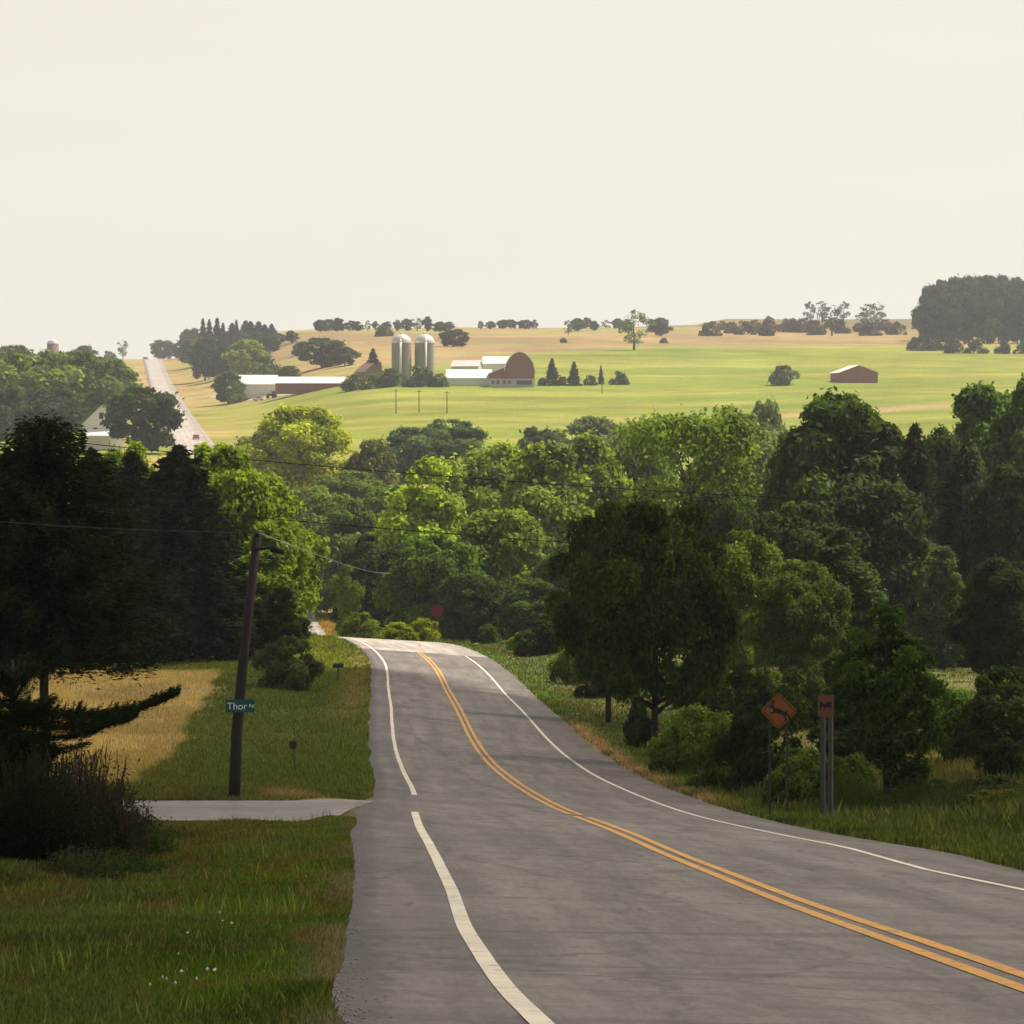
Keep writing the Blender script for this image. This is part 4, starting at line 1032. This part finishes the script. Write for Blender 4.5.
deer = [(-.235,.075),(-.205,.125),(-.165,.140),(-.150,.205),(-.185,.245),(-.175,.255),(-.140,.225),(-.135,.270),(-.120,.270),(-.122,.215),(-.085,.240),(-.080,.228),(-.125,.190),(-.130,.140),(-.095,.070),(.02,.045),(.11,-.005),(.165,-.015),(.185,.025),(.200,.015),(.185,-.045),(.255,-.115),(.250,-.215),(.225,-.215),(.222,-.125),(.135,-.085),(.175,-.160),(.160,-.245),(.135,-.240),(.145,-.165),(.075,-.085),(-.03,-.055),(-.105,-.045),(-.165,-.075),(-.215,-.040),(-.232,-.052),(-.170,-.110),(-.085,-.085),(-.130,-.035),(-.185,-.030),(-.235,.010),(-.250,-.002),(-.195,-.055),(-.135,-.060),(-.130,.045),(-.165,.075),(-.215,.065)]
deer = [(x*1.12, z*1.12) for x, z in deer[:35]+[(-.135, -.02), (-.13, .045), (-.165, .075), (-.215, .065)]]
m = MB(); m.prism(deer, -.009, -.0065); m.build('deer_symbol', M['black'], pl)
for px in (770, 787):
    m = MB(); xx = PX(px, ys)-xs; hh = hs-.12 if px == 770 else hs-.05; m.box((xx, .035, hh/2-.15), (.055, .05, hh+.3)); m.build('post', M['galv'], dr)

yb = 94.0; xb, _, zb_ = at(826, yb); hb = PZ(706, yb)-zb_
bs = empty('buggy_sign', (xb, yb, zb_), R(-30)); tag(bs, 'small upright faded orange sign with a dark symbol on two close grey posts', 'road sign')
m = MB(); m.prism([(-.20, -.27), (.20, -.27), (.21, -.25), (.21, .25), (.20, .27), (-.20, .27), (-.21, .25), (-.21, -.25)], -.008, .008); pl = m.build('plate', M['sign_faded'], bs); pl.location = (0, 0, hb)
m = MB(); m.prism([(-.16,.0),(-.16,.085),(-.135,.13),(-.09,.09),(-.07,.04),(.0,.04),(.02,.10),(.15,.10),(.16,-.03),(.13,-.10),(.10,-.03),(.0,-.03),(-.04,-.11),(-.06,-.02),(-.11,-.02),(-.13,-.11),(-.15,-.11)], -.011, -.0085); m.build('buggy_symbol', M['black'], pl)
for dx in (-.105, .105):
    m = MB(); m.box((dx, .06, (hb-.1)/2-.2), (.10, .09, hb+.3)); m.build('post', M['post_wood'], bs)

yr = 352; xr_, _, zr_ = at(437, yr); hr = PZ(611, yr)-zr_
rs = empty('red_sign', (xr_, yr, zr_)); tag(rs, 'dark red eight-sided sign on a thin post beyond the road crest', 'road sign')
m = MB(); m.prism([(.62*math.cos(R(22.5+45*i)), .62*math.sin(R(22.5+45*i))) for i in range(8)], -.01, .01); pl = m.build('plate', M['sign_red'], rs); pl.location = (0, 0, hr)
m = MB(); m.box((0, .05, hr/2-.2), (.09, .07, hr+.5)); m.build('post', M['post_wood'], rs)

def mailbox(px, y, top, label, s=1.0):
    x, _, z = at(px, y); h = PZ(top, y)-z
    r = empty('mailbox', (x, y, z), R(12)); tag(r, label, 'mailbox', 'mailboxes by the road')
    m = MB(); m.box((0, 0, (h-.2)/2-.15), (.10, .10, h-.2+.3)); m.build('post', M['post_wood'], r)
    m = MB(); P = [(-.13*s, 0), (.13*s, 0), (.13*s, .14*s)]+[(.13*s*math.cos(R(a)), .14*s+.10*s*math.sin(R(a))) for a in range(20, 180, 20)]+[(-.13*s, .14*s)]
    v = MB().prism(P, -.26*s, .26*s); m.add([(b, a, c+h-.25*s) for a, b, c in v.v], v.f); bx = m.build('box', M['mailbox'], r)
    m = MB(); m.box((.12*s, -.14*s, h-.02), (.10*s, .012, .10*s)); m.build('flag', M['sign_red'], bx)
mailbox(338, 226, 663, 'black mailbox on a post on the grass just before the crest, nearer of two', 1.15)
mailbox(331, 286, 646, 'tiny dark mailbox on a post at the crest, farther of two', 1.0)
ym = 118; xm, _, zm = at(298, ym)
mk = empty('field_marker', (xm, ym, zm)); tag(mk, 'small dark square plate on a thin leaning rod in the grass left of the road', 'marker')
m = MB(); m.tube([(0, 0, -.2), (-.10, 0, .5), (-.155, 0, PZ(744, ym)-zm)], [.014, .012, .012], 6); m.build('rod', M['rust'], mk)
m = MB(); m.prism([(-.10, -.11), (.08, -.13), (.11, .09), (.02, .13), (-.10, .11)], -.008, .008); p_ = m.build('plate', M['rust'], mk); p_.location = (-.155, -.02, PZ(745, ym)-zm)

# ------------------------------------------------------------------ the farm
def gable(m, w, l, h, rise, over=0.0):       # walls with gable ends, ridge along y
    v = MB().prism([(-w/2, -.8), (w/2, -.8), (w/2, h), (0, h+rise), (-w/2, h)], -l/2, l/2); m.add(v.v, v.f)
def roof2(m, w, l, h, rise, over=.4, t=.18):
    k = rise/(w/2)
    for s in (-1, 1):
        x1 = s*(w/2+over); z1 = h-k*over
        P = [(0, h+rise+.03), (x1, z1+.03), (x1, z1+.03+t), (0, h+rise+.03+t)]
        v = MB().prism(P if s > 0 else P[::-1], -l/2-over, l/2+over); m.add(v.v, v.f)
def building(name, px, y, w, l, h, rise, rz, wall, roof, label, cat, wins=(), doors=()):
    x, _, z = at(px, y); r = empty(name, (x, y, z), rz); tag(r, label, cat)
    m = MB(); gable(m, w, l, h, rise); m.build('wall', M[wall], r)
    m = MB(); roof2(m, w, l, h, rise); m.build('roof', M[roof], r)
    for (wx, wz, ww, wh) in wins:            # on the gable end facing the viewer
        m = MB(); m.box((wx, -l/2-.03, wz), (ww+.24, .10, wh+.24)); f = m.build('window', M['stone'], r)
        m = MB(); m.box((wx, -l/2-.09, wz), (ww, .06, wh)); m.build('pane', M['glass'], f)
    for (wx, ww, wh) in doors:
        m = MB(); m.box((wx, -l/2-.05, wh/2), (ww, .14, wh)); m.build('door', M['brown_wall'], r)
    return r
# gambrel barn: rounded gable to the viewer, lean-to on its left
yg = 1350; xg, _, zg = at(519, yg)
gb = empty('gambrel_barn', (xg, yg, zg), R(1)); tag(gb, 'faded red barn with a tall rounded gambrel gable and white stone base', 'barn')
arch = [(-5.2, 2.0), (-5.3, 4.6), (-4.7, 7.2), (-3.6, 9.2), (-2.0, 10.7), (0, 11.4), (2.0, 10.7), (3.6, 9.2), (4.7, 7.2), (5.3, 4.6), (5.2, 2.0)]
m = MB(); m.prism(arch, -11, 11); m.prism([(-10.6, 2.0), (-5.21, 2.0), (-5.25, 6.0), (-10.6, 3.7)], -10.6, 8); m.build('wall', M['red_barn'], gb)
m = MB()
for a, b in zip(arch[1:-2], arch[2:-1]):
    na = Vector((a[0], a[1]-4)).normalized()*.30; nb = Vector((b[0], b[1]-4)).normalized()*.30
    m.prism([(a[0]*1.005, a[1]+.02), (b[0]*1.005, b[1]+.02), (b[0]+nb.x, b[1]+nb.y), (a[0]+na.x, a[1]+na.y)], -11.6, 11.6)
m.prism([(-11.1, 3.55), (-5.3, 6.05), (-5.3, 6.35), (-11.1, 3.85)], -11.2, 8.5); m.build('roof', M['white_roof'], gb)
m = MB(); m.prism([(-10.7, -1.5), (5.3, -1.5), (5.3, 1.99), (-10.7, 1.99)], -11.1, 11.05); m.build('foundation', M['stone'], gb)
for wx in (-9.4, -7.6, -5.4, -3.6):
    m = MB(); m.box((wx, -11.12, .8), (1.0, .12, 1.3)); f = m.build('window', M['brown_wall'], gb); m = MB(); m.box((wx, -11.2, .8), (.7, .06, 1.0)); m.build('pane', M['glass'], f)
m = MB(); m.box((1.6, -11.13, .7), (5.4, .12, 1.6)); m.build('door', M['glass'], gb)
m = MB(); m.box((0, -11.06, 8.4), (1.4, .14, 1.8)); m.build('hay_door', M['brown_wall'], gb)
# white-roofed dairy shed left of it, long axis across the view
sh = building('dairy_shed', 469, 1352, 11, 15.5, 2.4, 3.0, R(90), 'white_wall', 'white_roof', 'low white shed with a bright pale roof left of the red gambrel barn', 'shed')
for k in range(5):
    m = MB(); m.box((5.53, -6+k*3, 1.2), (.10, 1.0, .9)); f = m.build('window', M['brown_wall'], sh); m = MB(); m.box((5.60, -6+k*3, 1.2), (.06, .75, .7)); m.build('pane', M['glass'], f)
building('machine_shed', 467, 1410, 9, 10, 4.4, 2.2, R(80), 'grey_roof', 'grey_roof', 'pale grey shed roof rising behind the low white shed, left of two', 'shed')
building('hay_shed', 497, 1420, 9, 10, 4.8, 2.6, R(85), 'white_wall', 'white_roof', 'white shed roof half hidden behind the gambrel barn, right of two', 'shed')
wb = building('white_barn', 258, 1455, 10, 14.5, 4.6, 3.4, R(90), 'white_wall', 'white_roof', 'white barn with a tall pale roof at the left end of the farm', 'barn')
for k in range(3):
    m = MB(); m.box((5.03, -4.5+k*4.5, 1.6), (.10, 1.6, 1.5)); f = m.build('window', M['brown_wall'], wb); m = MB(); m.box((5.10, -4.5+k*4.5, 1.6), (.06, 1.2, 1.1)); m.build('pane', M['glass'], f)
lb = building('long_barn', 310, 1392, 8, 25, 3.0, 2.2, R(91), 'red_barn', 'white_roof', 'long low barn with brown-red wall and white roof at the left of the farm', 'barn')
m = MB(); m.box((4.04, 6.0, 1.3), (.10, 4.0, 2.3)); m.build('door', M['brown_wall'], lb)
for k in range(4):
    m = MB(); m.box((4.04, -10+k*3.2, 1.5), (.10, 1.2, 1.0)); f = m.build('window', M['stone'], lb); m = MB(); m.box((4.11, -10+k*3.2, 1.5), (.06, .9, .7)); m.build('pane', M['glass'], f)
building('farmhouse', 369, 1400, 8, 6.5, 3.2, 3.0, R(35), 'brown_wall', 'roof_brown', 'small brown-roofed farmhouse between the long low barn and the silos', 'house', [(-1.5, 1.8, .9, 1.2), (1.5, 1.8, .9, 1.2)], [(0, .9, 2.0)])
rd = building('red_shed', 854, 1372, 14.2, 12, 3.2, 2.6, R(12), 'red_shed', 'white_roof', 'red shed with a low pitched gable standing alone in the hay field', 'shed', [], [(-5.2, 1.6, 2.2)])
m = MB(); m.box((1.5, -6.05, 1.5), (4.6, .14, 3.0)); m.build('sliding_door', M['red_barn'], rd)
def silo(px, y, top, label, h_, rz):
    x, _, z = at(px, y); H = PZ(343, y)-z; r = 3.55
    s = empty('silo', (x, y, z), rz); tag(s, label, 'silo', 'silos at the farm')
    prof = []; n = 26
    for i in range(n):
        za = -.8+(H+.8)*i/n; zb = -.8+(H+.8)*(i+1)/n
        prof += [(r, za), (r, zb-.10), (r+.05, zb-.09), (r+.05, zb-.01)]
    m = MB(); m.lathe(prof+[(r, H), (r-.2, H), (0, H)], 36); m.build('wall', M['stave'], s, False)
    m = MB(); m.lathe([(r+.12, H-.05)]+[((r+.12)*math.cos(R(a)), H+(PZ(top, y)-z-H)*math.sin(R(a))) for a in range(0, 91, 9)], 28); d = m.build('dome', M['dome'], s, True)
    m = MB(); m.lathe([(.42, PZ(top, y)-z-.2), (.42, PZ(top, y)-z+.45), (.55, PZ(top, y)-z+.5), (0, PZ(top, y)-z+.85)], 12); m.build('vent', M['dome'], d)
    m = MB(); m.tube([(h_, -r-.35, -.5), (h_, -r-.35, H+.2)], .42, 10); m.tube([(h_, -r-.35, H+.1), (h_, -r+.6, H+1.3)], [.42, .3], 10); m.build('chute', M['chute'], s, True)
    m = MB()
    for k in range(int(H/.6)): m.box((h_+1.1, -r-.02, .5+k*.6), (.5, .05, .05))
    m.box((h_+.85, -r-.05, H/2), (.05, .05, H)); m.box((h_+1.35, -r-.05, H/2), (.05, .05, H)); m.build('ladder', M['galv'], s)
silo(401.5, 1362, 334, 'left one of the two grey concrete silos with silvery domes', -.25, 0)
silo(424.5, 1366, 334, 'right one of the two grey concrete silos with silvery domes', .55, 0)
# dark stave tank on the far left skyline
yt = 2250; xt, _, zt2 = at(53, yt); ht = PZ(344, yt)-zt2
tk = empty('storage_tank', (xt, yt, zt2)); tag(tk, 'short dark silo with a domed cap on the skyline at the far left', 'silo')
m = MB(); m.lathe([(3.5, -1), (3.5, ht), (0, ht)], 28); m.build('wall', M['brown_wall'], tk, True)
m = MB(); m.lathe([(3.6, ht-.05), (3.3, ht+1.2), (2.2, ht+2.2), (.8, ht+2.7), (0, ht+2.8)], 28); m.build('dome', M['grey_roof'], tk, True)
# white house by the far road
yh = 985; xh, _, zh = at(103, yh); zgr = PZ(405, yh)-zh
wh_ = building('white_house', 103, yh, 10.2, 11, zgr-4.9, 4.9, R(8), 'white_wall', 'grey_roof', 'white gabled house half hidden by trees left of the far road', 'house', [(-.6, zgr-2.9, 1.0, 1.5), (-2.2, zgr-6.8, 1.0, 1.6), (2.0, zgr-6.8, 1.0, 1.6)])
ax = PZ(430, yh)-zh
m = MB(); v = MB().prism([(-4.6, ax-2.0), (4.6, ax-2.0), (4.6, ax-1.8), (-4.6, ax-1.8)], -9.6, -5.6); m.add(v.v, v.f); m.add([(-4.6, -9.6, ax-1.7), (4.6, -9.6, ax-1.7), (4.6, -5.55, ax), (-4.6, -5.55, ax), (-4.6, -9.6, ax-1.55), (4.6, -9.6, ax-1.55), (4.6, -5.55, ax+.15), (-4.6, -5.55, ax+.15)], [(3,2,1,0),(4,5,6,7),(0,1,5,4),(1,2,6,5),(2,3,7,6),(3,0,4,7)]); m.build('porch_roof', M['white_roof'], wh_)
m = MB()
for k in range(5): m.box((-4.3+k*2.15, -9.3, (ax-2.0)/2-.3), (.2, .2, ax-2.0+.6))
m.box((0, -7.2, .1), (9.2, 4.4, .6)); m.build('porch', M['white_wall'], wh_)

# ------------------------------------------------------------------ cars, tractor, poles in the field
def car(px, y, rz, paint, label, group):
    x, _, z = at(px, y); z = float(zr(y))+.02 if abs(lat(x, y)) < 5 else z
    r = empty('car', (x, y, z), rz); tag(r, label, 'car', group)
    side = [(-2.15, .32), (2.15, .32), (2.22, .62), (2.1, .86), (1.15, .98), (.55, 1.42), (-1.05, 1.46), (-1.75, 1.02), (-2.2, .95), (-2.25, .55)]
    m = MB(); v = MB().prism(side, -.86, .86); m.add([(b, a, c) for a, b, c in v.v], [f[::-1] for f in v.f]); body = m.build('body', M[paint], r)
    for nm, pr in (('windscreen', [(1.08, 1.01), (.57, 1.40)]), ('rear_window', [(-1.10, 1.43), (-1.70, 1.05)])):
        m = MB(); a, b = pr; m.add([(-.7, a[0], a[1]+.02), (.7, a[0], a[1]+.02), (.62, b[0], b[1]+.02), (-.62, b[0], b[1]+.02), (-.7, a[0], a[1]+.04), (.7, a[0], a[1]+.04), (.62, b[0], b[1]+.04), (-.62, b[0], b[1]+.04)], [(3,2,1,0),(4,5,6,7),(0,1,5,4),(1,2,6,5),(2,3,7,6),(3,0,4,7)]); m.build(nm, M['glass'], r)
    m = MB()
    for s in (-1, 1): v = MB().prism([(.95, 1.0), (.50, 1.36), (-1.0, 1.40), (-1.55, 1.03)], s*.865-.008, s*.865+.008); m.add([(b, a, c) for a, b, c in v.v], v.f)
    m.build('side_windows', M['glass'], r)
    for sx in (-1, 1):
        for yy in (-1.35, 1.4):
            m = MB(); m.tube([(sx*.70, yy, .33), (sx*.90, yy, .33)], .33, 16); m.build('wheel', M['tyre'], r)
        m = MB(); m.box((sx*.62, -2.24, .78), (.34, .06, .16)); m.build('tail_light', M['car_red'], r)
        m = MB(); m.box((sx*.62, 2.17, .70), (.34, .10, .14)); m.build('headlight', M['stone'], r)
    return r
car(146.5, 2440, R(6), 'car_dark', 'dark car just under the far road crest, nearer of two', 'cars on the far road')
car(144.5, 2530, R(6), 'car_dark', 'dark car topping the far road crest, farther of two', 'cars on the far road')
car(196, 1060, R(186), 'car_red', 'red car at the lowest visible part of the far road', 'cars on the far road')
car(259, 1415, R(70), 'car_white', 'white car parked in front of the white-roofed barn', 'vehicles at the farm')
xt_, _, zt_ = at(272, 1410)
tr = empty('tractor', (xt_, 1410, zt_), R(80)); tag(tr, 'green tractor parked in front of the long low barn', 'tractor')
m = MB(); m.box((0, .9, 1.25), (.8, 2.2, .8)); m.box((0, -.8, 1.1), (1.0, 1.4, .6)); m.build('body', M['tractor'], tr)
m = MB(); m.box((0, -.7, 2.75), (1.5, 1.6, .12))
for a in (-.65, .65):
    for b in (-1.4, 0): m.box((a, b, 2.05), (.08, .08, 1.35))
m.build('cab', M['tractor'], tr); m = MB(); m.box((0, -.7, 2.05), (1.2, 1.3, 1.1)); m.build('cab_window', M['glass'], tr)
for sx in (-1, 1):
    m = MB(); m.tube([(sx*.60, -.9, .85), (sx*1.05, -.9, .85)], .85, 18); m.build('wheel', M['tyre'], tr)
    m = MB(); m.tube([(sx*.55, 1.6, .5), (sx*.85, 1.6, .5)], .5, 16); m.build('wheel', M['tyre'], tr)
m = MB(); m.tube([(.25, 1.2, 1.6), (.25, 1.2, 2.6)], .05, 8); m.build('exhaust', M['black'], tr)
for px, y, t0, lab in ((396, 1180, 389, 'leftmost thin pole in the bright hay field below the silos'), (419, 1180, 390, 'middle thin pole in the bright hay field below the silos'), (447, 1170, 391, 'rightmost thin pole in the bright hay field below the silos'), (142, 990, 421, 'pale pole in front of the dark round tree by the far road'), (602, 1300, 372, 'thin pole by the lone thin conifer')):
    x, _, z = at(px, y); r = empty('field_pole', (x, y, z)); tag(r, lab, 'pole', 'thin poles on the far hillside')
    h = PZ(t0, y)-z; m = MB(); m.tube([(0, 0, -.5), (0, 0, h)], [.17, .12], 8); m.build('pole', M['post_wood'], r)
    m = MB(); m.box((0, 0, h-.5), (1.6, .1, .12)); m.build('crossarm', M['post_wood'], r)

# ------------------------------------------------------------------ the cloud that shades the near ground, and the air
def cloud():
    g = np.random.default_rng(9); alt = 430.0; k = (alt+9)/sv.z; cx, cy = -25+sv.x*k, 78+sv.y*k
    nu, nv = 96, 48; u = np.linspace(0, 2*np.pi, nu, endpoint=False); v = np.linspace(-np.pi/2, np.pi/2, nv)
    uu, vv = np.meshgrid(u, v)
    d = np.stack([np.cos(vv)*np.cos(uu), np.cos(vv)*np.sin(uu), np.sin(vv)], -1)
    b = 1+.16*(fbm(d[..., 0]*3+5, d[..., 1]*3+d[..., 2]*2, 3)-.5)+.10*np.abs(np.sin(d[..., 0]*9)*np.sin(d[..., 1]*8)*np.cos(d[..., 2]*6))
    p = d*b[..., None]*np.array([42, 184, 36]); p[..., 2] = np.where(p[..., 2] < 0, p[..., 2]*.35, p[..., 2])
    p += np.array([cx, cy, alt])
    V = p.reshape(-1, 3); Fc = []
    i = np.arange(nv-1)[:, None]*nu; j = np.arange(nu)[None]; j2 = (j+1) % nu
    Fc = np.stack([i+j, i+j2, i+nu+j2, i+nu+j], -1).reshape(-1, 4)
    m, nt, bs_ = mat('cloud'); tr_ = nd(nt, 'ShaderNodeBsdfTransparent'); mx = nd(nt, 'ShaderNodeMixShader'); df = nd(nt, 'ShaderNodeBsdfDiffuse'); df.inputs[0].default_value = (.9, .9, .9, 1)
    n_ = noise(nt, nd(nt, 'ShaderNodeNewGeometry').outputs['Position'], .012, 5)
    L(nt, ramp(nt, n_, [(.3, .45), (.7, .72)]), mx.inputs[0]); L(nt, tr_.outputs[0], mx.inputs[1]); L(nt, df.outputs[0], mx.inputs[2]); L(nt, mx.outputs[0], nt.nodes['Material Output'].inputs[0])
    tag(link('cloud', mesh_np('cloud', V, Fc, smooth=True), m), kind='structure')
cloud()
hm = bpy.data.materials.new('haze'); hm.use_nodes = True; ht_ = hm.node_tree; ht_.nodes.clear()
ho = ht_.nodes.new('ShaderNodeOutputMaterial'); hv = ht_.nodes.new('ShaderNodeVolumePrincipled')
hv.inputs['Color'].default_value = (.93, .95, 1.0, 1); hv.inputs['Density'].default_value = .00010; hv.inputs['Anisotropy'].default_value = .3
L(ht_, hv.outputs[0], ho.inputs['Volume'])
m = MB(); m.box((0, 1620, 55), (3400, 3420, 190)); hz_ = m.build('haze', hm); tag(hz_, kind='stuff')
